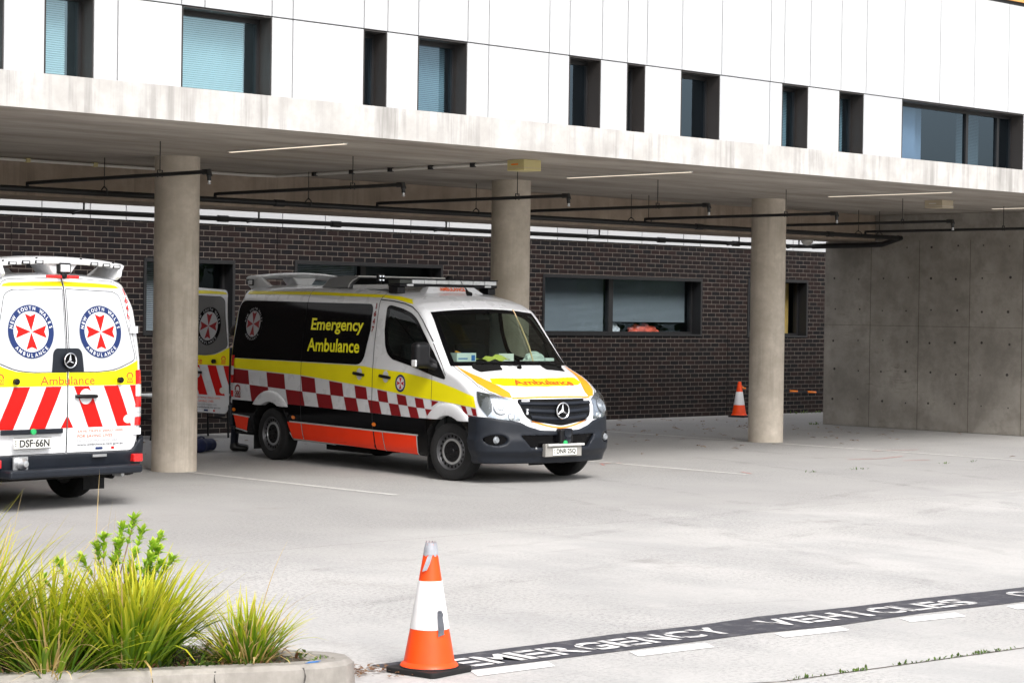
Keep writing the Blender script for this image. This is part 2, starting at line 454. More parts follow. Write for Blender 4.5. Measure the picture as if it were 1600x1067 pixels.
def sd_cap(x, y, z, a, b, ra, rb):
    a = np.array(a, float); b = np.array(b, float); d = b-a
    t = np.clip(((x-a[0])*d[0]+(y-a[1])*d[1]+(z-a[2])*d[2])/max(d@d, 1e-9), 0, 1)
    return np.sqrt((x-a[0]-d[0]*t)**2+(y-a[1]-d[1]*t)**2+(z-a[2]-d[2]*t)**2)-(ra+(rb-ra)*t)
def sdf_mesh(f, lo, hi, h, newton=2):
    lo = np.array(lo, float); hi = np.array(hi, float)
    n = np.ceil((hi-lo)/h).astype(int)+1
    ax = [lo[i]+h*np.arange(n[i]) for i in range(3)]
    V = np.empty(n)
    for i in range(n[0]):
        Y, Z = np.meshgrid(ax[1], ax[2], indexing='ij'); V[i] = f(np.full(Y.shape, ax[0][i]), Y, Z)
    neg = V < 0
    cn = n-1
    acc = np.zeros((*cn, 3)); cnt = np.zeros(cn)
    sl = lambda o, a: slice(o, o+cn[a])
    corners = [(i, j, k) for i in (0, 1) for j in (0, 1) for k in (0, 1)]
    for c in corners:
        for a in range(3):
            if c[a]: continue
            e = list(c); e[a] = 1
            A = V[sl(c[0], 0), sl(c[1], 1), sl(c[2], 2)]; B = V[sl(e[0], 0), sl(e[1], 1), sl(e[2], 2)]
            cr = (A < 0) != (B < 0)
            t = np.where(cr, A/np.where(cr, A-B, 1), 0)
            for q in range(3):
                acc[..., q] += np.where(cr, c[q]+(t if q == a else 0), 0)
            cnt += cr
    act = cnt > 0; idx = -np.ones(cn, int); ids = np.argwhere(act); idx[act] = np.arange(len(ids))
    P = lo+h*(ids+acc[act]/cnt[act][:, None])
    faces = []
    for a in range(3):
        b, c = (a+1) % 3, (a+2) % 3
        s0 = [slice(None)]*3; s1 = [slice(None)]*3
        s0[a] = slice(0, n[a]-1); s1[a] = slice(1, n[a])
        cr = neg[tuple(s0)] != neg[tuple(s1)]
        E = np.argwhere(cr)
        ok = (E[:, b] > 0) & (E[:, c] > 0) & (E[:, b] < cn[b]) & (E[:, c] < cn[c])
        E = E[ok]
        inside = neg[tuple(E.T)]
        q = []
        for db, dc in ((-1, -1), (0, -1), (0, 0), (-1, 0)):
            G = E.copy(); G[:, b] += db; G[:, c] += dc; q.append(idx[tuple(G.T)])
        Q = np.stack(q, 1); Q[~inside] = Q[~inside][:, ::-1]
        faces.append(Q)
    F = np.concatenate(faces)
    eps = h*.05
    for _ in range(newton):
        x, y, z = P.T
        f0 = f(x, y, z)
        g = np.stack([f(x+eps, y, z)-f(x-eps, y, z), f(x, y+eps, z)-f(x, y-eps, z), f(x, y, z+eps)-f(x, y, z-eps)], 1)/(2*eps)
        st = (f0/np.maximum((g*g).sum(1), .05))[:, None]*g
        ln = np.linalg.norm(st, axis=1, keepdims=True); st *= np.minimum(1, .6*h/np.maximum(ln, 1e-9))
        P = P-st
    return P, F
def np_mesh(name, P, F, mats, smooth=True, mi=None):
    me = bpy.data.meshes.new(name)
    me.vertices.add(len(P)); me.vertices.foreach_set('co', P.astype(np.float32).ravel())
    k = F.shape[1]
    me.loops.add(F.size); me.loops.foreach_set('vertex_index', F.astype(np.int32).ravel())
    me.polygons.add(len(F)); me.polygons.foreach_set('loop_start', np.arange(0, F.size, k, dtype=np.int32))
    for m in mats: me.materials.append(M[m])
    if mi is not None: me.polygons.foreach_set('material_index', mi.astype(np.int32))
    me.update(calc_edges=True); me.validate()
    if smooth:
        me.polygons.foreach_set('use_smooth', [True]*len(me.polygons))
        me.set_sharp_from_angle(angle=R(42))
    return me
def sdf_obj(name, f, lo, hi, h, mats, parent=None, newton=2):
    P, F = sdf_mesh(f, lo, hi, h, newton)
    return link(name, np_mesh(name, P, F, mats if isinstance(mats, (list, tuple)) else [mats]), parent)
# ================================================================== GROUND
def sheet(name, poly, z, mat, parent=None, res=None):
    mb = MB(); mb.add([(x, y, z) for x, y in poly], [tuple(range(len(poly)))])
    o = obj(name, mb, mat, parent, fix=False)
    if o.data.polygons[0].normal.z < 0: o.data.flip_normals()
    return o
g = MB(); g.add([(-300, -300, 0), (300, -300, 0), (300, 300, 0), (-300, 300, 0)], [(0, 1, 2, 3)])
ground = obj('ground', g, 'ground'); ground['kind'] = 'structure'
GZ = .004
# bay lines between the columns
for X, y0, y1 in ((15.45, 18.05, 26.0), (21.17, 17.85, 26.0), (26.72, 17.2, 26.0), (9.7, 18, 26)):
    sheet('bay_line', [(X-.05, y0), (X+.05, y0), (X+.05, y1), (X-.05, y1)], GZ, 'bay_paint', ground)
# black band with stencilled words
top = [(7.95, 9.50), (8.69, 9.47), (9.4, 9.45), (9.92, 9.455), (10.6, 9.38), (11.3, 9.40), (12.2, 9.30), (12.9, 9.27), (13.83, 9.19), (15.2, 9.10), (17.5, 8.95)]
bot = [(17.2, 8.50), (15.0, 8.62), (13.12, 8.72), (12.3, 8.80), (11.35, 8.80), (10.7, 8.90), (9.40, 8.96), (8.30, 9.03), (7.95, 9.05)]
band = sheet('painted_band', top+bot, GZ, 'band_black', ground)
def stencil(word, x0, y0, x1, y1, h):
    """stencil capitals laid flat on the band: each letter cut through by two stencil bridges"""
    d = Vector((x1-x0, y1-y0)); L = d.length; d.normalize(); nrm = Vector((-d.y, d.x))
    n = len(word); pitch = L/n
    mb = MB()
    for i, ch in enumerate(word):
        v, f = fit_text(ch, pitch*(.90 if ch not in 'I' else .24), h, .028)
        bm = bmesh.new(); vs = [bm.verts.new((a, b, 0)) for a, b in v]
        for t in f:
            try: bm.faces.new([vs[q] for q in t])
            except ValueError: pass
        # bridge: slice out a thin strip
        for xx in ([0] if ch in 'EMNYVHS' else ([-.02, ] if ch in 'GROCL' else [])):
            for s in (-.011, .011):
                bmesh.ops.bisect_plane(bm, geom=bm.verts[:]+bm.edges[:]+bm.faces[:], plane_co=(xx+s-pitch*.16, 0, 0), plane_no=(1, 0, 0))
            kill = [fc for fc in bm.faces if abs(fc.calc_center_median().x-(xx-pitch*.16)) < .0105]
            bmesh.ops.delete(bm, geom=kill, context='FACES')
        c = Vector((x0, y0))+d*(pitch*(i+.5))
        bm.verts.ensure_lookup_table(); bm.verts.index_update()
        P = []
        for q in bm.verts:
            p = c+d*q.co.x+nrm*q.co.y; P.append((p.x, p.y, GZ*2))
        mb.add(P, [tuple(q.index for q in fc.verts) for fc in bm.faces]); bm.free()
    o = obj('band_lettering', mb, 'band_white', ground, fix=False)
    return o
stencil('EMERGENCY', 8.28, 9.21, 10.62, 9.13, .27)
stencil('VEHICLES', 11.02, 9.13, 13.10, 8.95, .27)
stencil('ONLY', 13.62, 8.93, 14.75, 8.86, .27)
for x0, x1, y0, y1 in ((8.20, 8.82, 8.92, 8.87), (9.42, 10.09, 8.83, 8.76), (10.70, 11.33, 8.76, 8.68), (11.92, 12.50, 8.67, 8.58), (13.04, 13.7, 8.57, 8.49), (14.3, 14.95, 8.45, 8.37)):
    sheet('lane_dash', [(x0+.06, y0+.07), (x0-.02, y0-.08), (x1-.06, y1-.06), (x1+.02, y1+.09)], GZ, 'dash_white', ground)
# slab joints of the forecourt
def joint(pts, wdt=.012):
    mb = MB()
    for (a, b) in zip(pts[:-1], pts[1:]):
        a, b = Vector(a), Vector(b); n = (b-a).normalized(); n = Vector((-n.y, n.x))*wdt/2
        mb.add([(a.x-n.x, a.y-n.y, GZ*.6), (b.x-n.x, b.y-n.y, GZ*.6), (b.x+n.x, b.y+n.y, GZ*.6), (a.x+n.x, a.y+n.y, GZ*.6)], [(0, 1, 2, 3)])
    return obj('slab_joint', mb, 'soil', ground)
joint([(6.5, 9.0), (9.38, 7.65), (10.5, 7.56), (11.54, 7.48), (14, 7.3), (22, 6.8)], .016)
joint([(9.6, 10.75), (10.9, 10.2), (12.2, 9.75)], .003)
joint([(5, 14.6), (9, 14.55), (16, 14.5), (34, 14.35)], .005)
joint([(20.0, 9.4), (19.9, 14.4)], .005)
joint([(13.9, 9.6), (13.85, 14.5)], .003)
joint([(12.2, 20.4), (34, 20.1)], .004)
for pts in ([(20.75, 20.0), (20.95, 20.25), (21.3, 20.2)], [(24.6, 18.9), (25.2, 18.75), (25.9, 18.9)], [(25.1, 18.3), (25.6, 18.2)], [(21.3, 17.9), (21.45, 18.2)], [(26.5, 19.9), (27.4, 19.7)]):
    mb = MB()
    for (a, b) in zip(pts[:-1], pts[1:]):
        a, b = Vector(a), Vector(b); n = (b-a).normalized(); n = Vector((-n.y, n.x))*.018
        mb.add([(a.x-n.x, a.y-n.y, GZ), (b.x-n.x, b.y-n.y, GZ), (b.x+n.x, b.y+n.y, GZ), (a.x+n.x, a.y+n.y, GZ)], [(0, 1, 2, 3)])
    obj('spray_mark', mb, 'red_mark', ground)
mt = NT('tyre_trace')
tb_ = mt.n('ShaderNodeBsdfTransparent'); mx_ = mt.n('ShaderNodeMixShader')
f_ = mt.math('MULTIPLY', mt.ramp(mt.noise(2.2, 7, .7), [(.45, 0.), (.72, 1.)]), .15)
mt.b.inputs['Base Color'].default_value = (.12, .115, .11, 1); mt.b.inputs['Roughness'].default_value = .85
mt.l(f_, mx_.inputs[0]); mt.l(tb_.outputs[0], mx_.inputs[1]); mt.l(mt.b.outputs[0], mx_.inputs[2]); mt.l(mx_.outputs[0], mt.out.inputs[0])
M['trace'] = mt.m
def trace(x0, y0, x1, y1, bx, by, wd=.19):
    V = []; F = []; n = 40
    for i in range(n+1):
        t = i/n; p = Vector((x0, y0))*(1-t)**2+Vector((bx, by))*2*t*(1-t)+Vector((x1, y1))*t*t
        d = (Vector((bx, by))-Vector((x0, y0)))*(1-t)+(Vector((x1, y1))-Vector((bx, by)))*t; d.normalize(); nn_ = Vector((-d.y, d.x))*wd/2
        V += [(p.x+nn_.x, p.y+nn_.y, .0022), (p.x-nn_.x, p.y-nn_.y, .0022)]
    for i in range(n): F.append((2*i, 2*i+1, 2*i+3, 2*i+2))
    mb = MB(); mb.add(V, F); obj('tyre_trace', mb, 'trace', ground, fix=False)
for a in ((12.9, 8.0, 17.4, 19.0, 16.0, 14.2), (14.5, 7.4, 19.1, 18.8, 17.7, 13.6), (17, 8, 23.2, 21, 22, 15), (18.6, 7.6, 24.9, 21, 23.7, 14.5), (9.4, 11.5, 26, 15.4, 17, 12.6), (9.0, 13.0, 25.5, 17.0, 16.8, 14.0)): trace(*a)

# ================================================================== HOSPITAL BUILDING
hosp = thing('hospital_building', 'white clad hospital wing on a deep concrete canopy slab above the ambulance bays', 'building', (21, 18, 0))
def hp(name, mb, mats, **kw):
    mb.v = [(x-21, y-18, z) for x, y, z in mb.v]
    return obj(name, mb, mats, hosp, **kw)
def hp2(name, mb, mats, par, **kw):
    mb.v = [(x-21, y-18, z) for x, y, z in mb.v]
    return obj(name, mb, mats, par, **kw)
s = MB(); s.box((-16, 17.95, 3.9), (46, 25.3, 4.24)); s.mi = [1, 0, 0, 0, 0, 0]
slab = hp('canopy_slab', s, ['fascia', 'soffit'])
s = MB(); s.box((-16, 24.2, 3.43), (46, 25.295, 3.898)); hp('beam', s, 'beam')
for cx in (9.72, 15.43, 21.15, 26.87):
    s = MB(); s.lathe([(.282, 0.001), (.279, .8), (.278, 2.4), (.278, 3.899)], 56, 'Z', (cx, 22.3, 0)); hp('column', s, 'column', smooth=True)
# upper storey
UJ = [9.9, 10.65, 11.10, 11.65, 11.93, 12.69, 12.98, 13.84, 14.12, 15.1, 15.44, 15.89, 16.64, 16.97, 17.95, 18.29, 18.85, 19.3, 19.65, 20.3, 21.06, 22.04, 22.32, 22.87, 23.54, 24.1, 24.97, 25.83, 26.69, 27.57, 28.4, 29.5, 30.4, 31.6, 32.7, 33.8, 35, 36, 37.2, 38.4]
WIN = [(9.9, 10.65), (11.10, 11.65), (12.70, 13.84), (15.10, 15.43), (15.89, 16.63), (18.29, 18.83), (19.30, 19.62), (20.29, 21.03), (22.29, 22.83), (23.51, 24.05), (24.94, 27.99)]
LJ = [11.93, 14.12, 16.97, 17.945, 22.03, 28.9, 30.2, 31.5, 32.8, 34.1, 35.4, 36.7, 38.4]
YF = 18.30; ZJ = 5.115; ZT = 6.73; G = .006
c = MB()
UJx = [-16, -14, -12, -10, -8, -6, -4, -2, 0, 2.5, 4.2, 6.0, 7.4, 8.6]+UJ
for a, b in zip(UJx[:-1], UJx[1:]): c.box((a+G, YF, ZJ+G), (b-G, YF+.03, ZT))
edges = [-16, -12, -8, -4, 0, 2.5, 4.2, 6.0, 7.4, 8.6]+[e for e in LJ]
def covered(x): return any(a-1e-6 < x < b+1e-6 for a, b in WIN)
pts = sorted(set(edges+[e for wv in WIN for e in wv]))
for a, b in zip(pts[:-1], pts[1:]):
    if not covered((a+b)/2): c.box((a+G, YF, 4.15), (b-G, YF+.03, ZJ-G))
hp('cladding', c, 'cladding', bevel=.003, seg=1)
# dark wall behind the cladding (joints read dark)
bk = MB()
bk.box((-16, YF+.035, ZJ+.02), (38.4, YF+.2, 8.2))
seg = sorted([-16]+[e for wv in WIN for e in wv]+[38.4])
for a, b in zip(seg[0::2], seg[1::2]): bk.box((a+.0, YF+.035, 4.242), (b, YF+.2, ZJ+.02))
bk.box((-16, 19.9, 4.242), (38.4, 20.0, 8.2))        # back of the rooms
bk.box((-16, 18.51, 7.9), (38.4, 19.89, 8.2))

bk.box((-16.1, YF+.2, 4.242), (-16, 20.0, 8.2)); bk.box((38.4, YF+.2, 4.242), (38.5, 20.0, 8.2))
hp('inner_wall', bk, 'frame_black')
# timber band above the white panels
t = MB(); t.box((-16, YF+.02, ZT+.05), (38.4, YF+.034, 8.2), 1)
for k in range(60): t.box((-16, YF-.01, ZT+.06+k*.06), (38.4, YF+.018, ZT+.10+k*.06)) if ZT+.10+k*.06 < 8.2 else None
hp('timber_band', t, ['timber', 'frame_black'])
def blind(par, x0, x1, y, z0, z1, off=(21, 18, 0), pitch=.022, mat='blind', tilt=.0108):
    b = MB(); z = z0+.01
    while z < z1:
        b.add([(x0-off[0], y-.010-off[1], z-tilt-off[2]), (x1-off[0], y-.010-off[1], z-tilt-off[2]), (x1-off[0], y+.010-off[1], z+tilt-off[2]), (x0-off[0], y+.010-off[1], z+tilt-off[2])], [(0, 1, 2, 3)])
        z += pitch
    return obj('blind', b, mat, par, fix=False)
for i, (a, b) in enumerate(WIN):
    yg = YF+.225; d = YF+.29
    rv = MB()
    rv.box((b-.012, YF+.002, 4.243), (b-.002, d, ZJ-.004)); rv.box((a+.002, YF+.002, 4.243), (a+.012, d, ZJ-.004))
    rv.box((a+.013, YF+.002, ZJ-.016), (b-.013, d, ZJ-.006))
    wd = hp('window', rv, 'reveal')
    fr = MB(); e = .035
    z0, z1 = 4.243, ZJ-.017
    fr.box((a+.013, yg-.02, z0), (a+.013+e, yg+.04, z1)); fr.box((b-.013-e, yg-.02, z0), (b-.013, yg+.04, z1))
    fr.box((a+.014+e, yg-.02, z1-e*1.4), (b-.014-e, yg+.04, z1)); fr.box((a+.014+e, yg-.02, z0), (b-.014-e, yg+.04, z0+e))
    if b-a > 2:
        for xm in (26.82, 27.62): fr.box((xm-.03, yg-.021, z0+e), (xm+.03, yg+.041, z1-e*1.4))
    hp2('frame', fr, 'frame_black', wd)
    p = MB(); p.add([(a+.03, yg+.01, z0+.01), (b-.03, yg+.01, z0+.01), (b-.03, yg+.01, z1-.01), (a+.03, yg+.01, z1-.01)], [(0, 1, 2, 3)])
    hp2('pane', p, 'window_glass' if i < 3 else 'dark_glass', wd, fix=False)
    if i < 5 or i in (8, 9):
        x1 = b-.13 if i in (1, 2) else b-.06
        blind(wd, a+.06, x1, yg+.10, z0, z1-.02, mat='blind')
    elif i == 10:
        lc = MB(); lc.box((a+.06, yg+.12, z0+.01), (25.72, yg+.13, z1-.02)); lc.box((25.80, yg+.25, z0+.01), (26.05, yg+.26, z1-.02)); hp2('curtain', lc, 'lilac', wd)
        blind(wd, 27.0, 27.58, yg+.30, z0, z1-.02, mat='letter_grey')
# fire sprinkler pipework under the slab
spr = thing('sprinkler_pipework', 'black steel sprinkler pipes hung on thin rods beneath the canopy soffit', 'pipes', (21, 23.2, 3.9))
def sp(name, mb, mats, par=None, **kw):
    mb.v = [(x-21, y-23.2, z-3.9) for x, y, z in mb.v]
    return obj(name, mb, mats, par or spr, smooth=True, **kw)
mp = MB(); mp.tube([(2, 23.2, 3.45), (31.55, 23.2, 3.45)], .038, 14)
for X in (12.3, 17.7, 21.9, 26.2, 29.6): mp.tube([(X-.08, 23.2, 3.45), (X+.08, 23.2, 3.45)], .048, 14)
mp.tube([(31.55, 23.2, 3.45), (31.68, 23.24, 3.45), (31.75, 23.34, 3.44), (31.76, 23.5, 3.40), (31.76, 23.7, 3.345), (31.76, 24.2, 3.335), (31.76, 25.3, 3.33)], .048, 14)
sp('main_pipe', mp, 'pipe_black')
mp = MB(); mp.tube([(31.76, 25.3, 3.33), (31.74, 25.5, 3.33), (31.6, 25.58, 3.33), (2, 25.58, 3.32)], .036, 14)
for X in (13.9, 18.5, 20.6, 24.4, 27.9, 29.9, 31.2): mp.tube([(X-.09, 25.58, 3.325), (X+.09, 25.58, 3.325)], .049, 14)
sp('return_pipe', mp, 'pipe_black')
for X in (15.95, 18.9, 22.55, 26.0, 29.6, 31.3):
    r = MB(); r.tube([(X, 25.25, 3.435), (X, 25.25, 3.33), (X, 25.53, 3.29)], .016, 8); sp('pipe_bracket', r, 'pipe_black')
for k, X in enumerate((11.1, 13.85, 16.65, 19.42, 22.12, 24.92, 27.8, 30.6)):
    b = MB(); zb = 3.525
    y1 = 19.42 if k < 7 else 19.0
    b.tube([(X, 23.2, 3.47), (X, 23.2, zb), (X, 23.1, zb), (X, y1+.05, zb), (X, y1, zb-.015), (X, y1-.01, zb-.10)], .0225, 10)
    b.tube([(X, y1+.10, zb), (X, y1+.0, zb), (X, y1-.012, zb-.05)], .033, 10)
    br = sp('branch_pipe', b, 'pipe_black')
    hd = MB(); hd.lathe([(.012, zb-.14), (.022, zb-.13), (.012, zb-.12), (.014, zb-.10)], 10, 'Z', (X, y1-.01, 0)); sp('sprinkler_head', hd, 'steel', br)
    hr = MB(); hr.tube([(X, 20.36, 3.899), (X, 20.36, zb+.03)], .006, 6)
    hr.tube([(X-.03, 20.36, zb-.03), (X-.03, 20.36, zb+.05), (X+.03, 20.36, zb+.05), (X+.03, 20.36, zb-.03)], .008, 6); sp('hanger', hr, 'pipe_black', br)
for X in (12.9, 14.95, 18.2, 21.3, 24.6, 25.0, 30.4, 31.0):
    hr = MB(); hr.tube([(X, 23.2, 3.899), (X, 23.2, 3.52)], .006, 6)
    hr.tube([(X, 23.14, 3.43), (X, 23.14, 3.50), (X, 23.2, 3.54), (X, 23.26, 3.50), (X, 23.26, 3.43)], .009, 6); sp('hanger', hr, 'pipe_black')
# recessed strip lights
ml = NT('strip_light_lens'); ml.b.inputs['Base Color'].default_value = (.8, .75, .66, 1)
ml.b.inputs['Emission Color'].default_value = (1, .86, .68, 1); ml.b.inputs['Emission Strength'].default_value = .55; M['strip'] = ml.m
for X, y0, y1, lab in ((15.25, 18.78, 20.96, 'thin lit strip light in the soffit in front of the left column'), (21.03, 18.77, 21.05, 'thin lit strip light in the soffit beside the cream box over the middle column'), (26.62, 18.62, 20.9, 'thin lit strip light in the soffit in front of the right column'), (31.05, 18.5, 20.89, 'thin lit strip light in the soffit nearest the bare concrete end wall')):
    t = thing('strip_light', lab, 'light', (X, (y0+y1)/2, 3.9), 0, 'strip lights in the soffit')
    h = (y1-y0)/2
    s = MB(); s.box((-.035, -h, -.012), (.035, h, -.0005)); obj('housing', s, 'silver_trim', t)
    s = MB(); s.box((-.024, -h+.01, -.016), (.024, h-.01, -.0125)); obj('diffuser', s, 'strip', t)
# sign boxes on the soffit
def sbox(x, y, sx, sy, h, mat, label, mark=None):
    t = thing('ceiling_box', label, 'box', (x, y, 3.9), 0)
    s = MB(); s.box((0, 0, -h), (sx, sy, -.0005)); obj('casing', s, mat, t, bevel=.006)
    s = MB(); s.box((-.004, -.004, -h*.78), (sx+.004, sy+.004, -h*.74)); obj('seam', s, 'box_beige' if mat == 'box_cream' else 'conduit', t)
    if mark:
        s = MB(); s.box((-.003, sy*.35, -h*.5), (-.001, sy*.75, -h*.38)); obj('marking', s, mark, t)
sbox(18.2, 18.97, .29, .30, .135, 'box_cream', 'yellowish cream electrical box fixed to the soffit above the middle column', 'amber')
sbox(28.42, 20.05, .30, .34, .125, 'box_beige', 'beige electrical box fixed to the soffit near the concrete end wall', 'conduit')
cd = MB(); cd.tube([(4, 24.13, 3.87), (17.9, 24.13, 3.87), (18.25, 24.0, 3.872), (18.32, 23.7, 3.874), (18.32, 19.28, 3.874)], .02, 8)
cd.v = [(x-18.3, y-22, z-3.9) for x, y, z in cd.v]
cdt = thing('cable_conduit', 'white cable conduit clipped along the soffit and beam to the cream box', 'conduit', (18.3, 22, 3.9))
obj('tube', cd, 'conduit', cdt, smooth=True)
for p in [(18.3, y, 3.874) for y in (20, 20.8, 21.6, 22.4, 23.2)]+[(x, 24.13, 3.87) for x in (12, 13.2, 14.4, 15.4, 16.9)]:
    s = MB(); s.box((p[0]-18.3-.03, p[1]-22-.03, -.055), (p[0]-18.3+.03, p[1]-22+.03, -.0005)); obj('clip', s, 'pipe_black' if p[0] > 18 else 'box_cream', cdt)
t = thing('bulkhead_lamp', 'small white dome lamp under the beam beside the concrete end wall', 'lamp', (31.35, 25.1, 3.43))
s = MB(); s.lathe([(.11, 0), (.11, -.02), (.10, -.05), (.07, -.085), (.0, -.10)], 20); obj('dome', s, 'conduit', t, smooth=True)
s = MB(); s.lathe([(.12, .0), (.12, -.015), (.10, -.016)], 20); obj('mount', s, 'silver_trim', t)

# ================================================================== CONCRETE END WALL
cw = thing('concrete_wall', 'bare grey formed concrete end wall with rows of tie holes at the right', 'wall', (32.2, 22, 0))
s = MB(); s.prism([(18.6, .001), (25.34, .001), (25.34, 3.428), (24.198, 3.428), (24.198, 3.898), (18.6, 3.898)], 32.2, 32.46, 'X')
s.v = [(x-32.2, y-22, z) for x, y, z in s.v]
obj('panel', s, 'wall', cw, bevel=.008, seg=1)
hl = MB()
for y in (25.1, 24.53, 23.99, 23.45, 22.93, 22.38, 21.84, 21.28, 20.75, 20.2, 19.6):
    for z in (3.31, 2.74, 2.16, 1.59, 1.04, .49):
        if z > 3.2 and y > 23.7: continue
        k_ = .55+.65*((math.sin(y*37+z*91)*43758.5) % 1); hl.lathe([(.022*k_, .001), (.022*k_, -.0035), (.010*k_, -.0035)], 12, 'X', (0, y-22+.02*math.sin(y*9+z*5), z+.015*math.sin(z*7+y*3)))
obj('tie_holes', hl, 'tie_grey', cw)
jt = MB()
for y in (24.27, 23.19, 22.10, 21.01, 19.93, 18.85):
    jt.box((-.0025, y-22-.003, .002), (-.0005, y-22+.003, 3.42))
jt.box((-.0022, -3.39, 1.872), (-.0006, 3.33, 1.877))
obj('formwork_joints', jt, 'soil', cw)

# ================================================================== BRICK BUILDING BEHIND
bb = thing('brick_building', 'dark brick building with black framed windows and white cladding behind the bays', 'building', (26, 28.5, 0))
YB = 28.5; DZ = 3.40
BW = [(19.1, 20.86, 1.58, 2.80), (22.08, 25.38, 1.60, 2.84), (27.86, 32.30, 1.60, 2.74), (33.7, 35.64, 1.58, 2.78)]
def bp(name, mb, mats, par=None, **kw):
    mb.v = [(x-26, y-YB, z) for x, y, z in mb.v]; return obj(name, mb, mats, par or bb, **kw)
s = MB(); x = -16.0
zs = sorted(set([q for b in BW for q in b[2:]]))
for a, b, z0, z1 in BW+[(48, 48, 1.58, 2.8)]:
    s.box((x, YB, 0), (a, YB+.3, DZ))
    if b > a: s.box((a, YB, 0), (b, YB+.3, z0)); s.box((a, YB, z1), (b, YB+.3, DZ))
    x = b
o = bp('brick_wall', s, 'brick')
for X in (16.75, 21.72, 26.9, 33.1):
    mj = MB(); mj.box((X-.006, YB-.003, .01), (X+.006, YB-.0005, DZ-.03)); bp('movement_joint', mj, 'black_matte')
s = MB(); s.box((-16, YB+.30, 0), (48, YB+.32, 9)) if 0 else None
s.box((-16, YB+.02, DZ+.01), (48, YB+.30, 3.45), 1)
px = [-16, -13, -10, -7, -4, -1, 2, 4.1, 6.3, 8.2, 10.1, 12, 13.9, 16.4, 17.25, 18.1, 18.75, 19.9, 21.8, 22.7, 24.2, 24.6, 25.5, 27.1, 28.2, 29.0, 29.55, 30.5, 31.7, 32.2, 34.1, 35.1, 36.9, 39, 42, 45, 48]
for a, b in zip(px[:-1], px[1:]):
    s.box((a+.010, YB-.03, DZ-.02), (b-.010, YB+.015, 5.4)); s.box((a+.01, YB-.03, 5.42), (b-.01, YB+.015, 8.2))
s.box((-16, YB+.016, DZ+.04), (48, YB+.30, 8.2), 1)
bp('upper_cladding', s, ['cladding', 'frame_black'])
rm = MB(); rm.box((-16, YB+2.4, 0), (48, YB+2.5, DZ)); rm.box((-16, YB+.31, DZ-.1), (48, YB+2.39, DZ)); rm.box((-16, YB+.31, 1.0), (48, YB+2.39, 1.05))
bp('room_shell', rm, 'room')
for i, (a, b, z0, z1) in enumerate(BW):
    d = .29; rv = MB()
    rv.box((a+.001, YB-.02, z0+.001), (a+.05, YB+d, z1-.001)); rv.box((b-.05, YB-.02, z0+.001), (b-.001, YB+d, z1-.001))
    rv.box((a+.051, YB-.021, z1-.06), (b-.051, YB+d, z1-.001)); rv.box((a+.051, YB-.022, z0+.001), (b-.051, YB+d, z0+.035))
    wd = bp('window', rv, 'frame_black')
    fr = MB(); yg = YB+.25; m = (a+b)/2 if i != 2 else 29.9
    fr.box((m-.06, yg-.05, z0+.036), (m+.06, yg+.05, z1-.061))
    for q0, q1 in ((a+.052, a+.1), (b-.1, b-.052)): fr.box((q0, yg-.05, z0+.036), (q1, yg+.05, z1-.061))
    fr.box((a+.101, yg-.049, z0+.037), (m-.061, yg+.049, z0+.08)); fr.box((m+.061, yg-.049, z0+.037), (b-.101, yg+.049, z0+.08))
    bp('frame', fr, 'frame_black', wd)
    for q0, q1 in ((a+.08, m-.04), (m+.04, b-.08)):
        p = MB(); p.add([(q0, yg, z0+.05), (q1, yg, z0+.05), (q1, yg, z1-.062), (q0, yg, z1-.062)], [(0, 1, 2, 3)])
        bp('pane', p, 'low_glass', wd, fix=False)
    if i in (0, 1):
        blind(wd, a+.1, m-.06, yg+.12, z0+.05, z1-.06, (26, YB, 0), .03, 'letter_grey')
    if i == 2:
        blind(wd, a+.1, m-.06, yg+.10, z0+.05, z1-.06, (26, YB, 0), .022, 'blind_low', .0108)
        blind(wd, m+.06, b-.1, yg+.12, z0+.27, z1-.06, (26, YB, 0), .022, 'blind_low', .0108)
    if i == 3:
        mm = simple('curtain', (.50, .31, .08), .9, 0, .15, 6); M['curtain'] = mm
        cu = MB(); n = 40
        for k in range(n):
            x0 = m+.1+(b-.22-m)*k/n; x1 = m+.1+(b-.22-m)*(k+1)/n
            cu.add([(x0, yg+.15+.02*math.sin(k*1.3), z0+.05), (x1, yg+.15+.02*math.sin(k*1.3+1.3), z0+.05), (x1, yg+.15+.02*math.sin(k*1.3+1.3), z1-.07), (x0, yg+.15+.02*math.sin(k*1.3), z1-.07)], [(0, 1, 2, 3)])
        bp('curtain', cu, 'curtain', wd, smooth=True)
    if i == 2:
        sl = MB(); sl.box((m+.07, yg+.056, z0+.02), (b-.06, yg+.5, z0+.045)); bp('sill_board', sl, 'frame_black', wd)
# bags on the inside sill of the long window
def bagshape(loc, s, seed, mat, label, name='plastic_bag'):
    rnd = np.random.RandomState(seed); ph = rnd.rand(6)*6
    def f(x, y, z):
        r = np.sqrt((x/s[0])**2+(y/s[1])**2+((z)/s[2])**2)
        wob = .10*np.sin(9*x/s[0]+ph[0])*np.sin(7*z/s[2]+ph[1])+.05*np.sin(13*x/s[0]+ph[2]+5*z/s[2])+.03*np.sin(23*x/s[0]+ph[3]-9*z/s[2])
        return np.maximum((r-1-wob)*min(s), -z)
    P, F = sdf_mesh(f, (-s[0]*1.4, -s[1]*1.4, -.02), (s[0]*1.4, s[1]*1.4, s[2]*1.5), max(s)/22.)
    o = link(name, np_mesh(name, P, F, [mat])); o.location = loc
    return tag(o, label, 'bag')
M['bag_red'] = simple('bag_red', (.72, .12, .07), .35, 0, .25, 14); M['bag_white'] = simple('bag_white', (.62, .63, .64), .4, 0, .15, 14)
bagshape((31.15, YB+.53, 1.645), (.46, .11, .185), 3, 'bag_red', 'crumpled orange red plastic bag on the sill inside the long window')
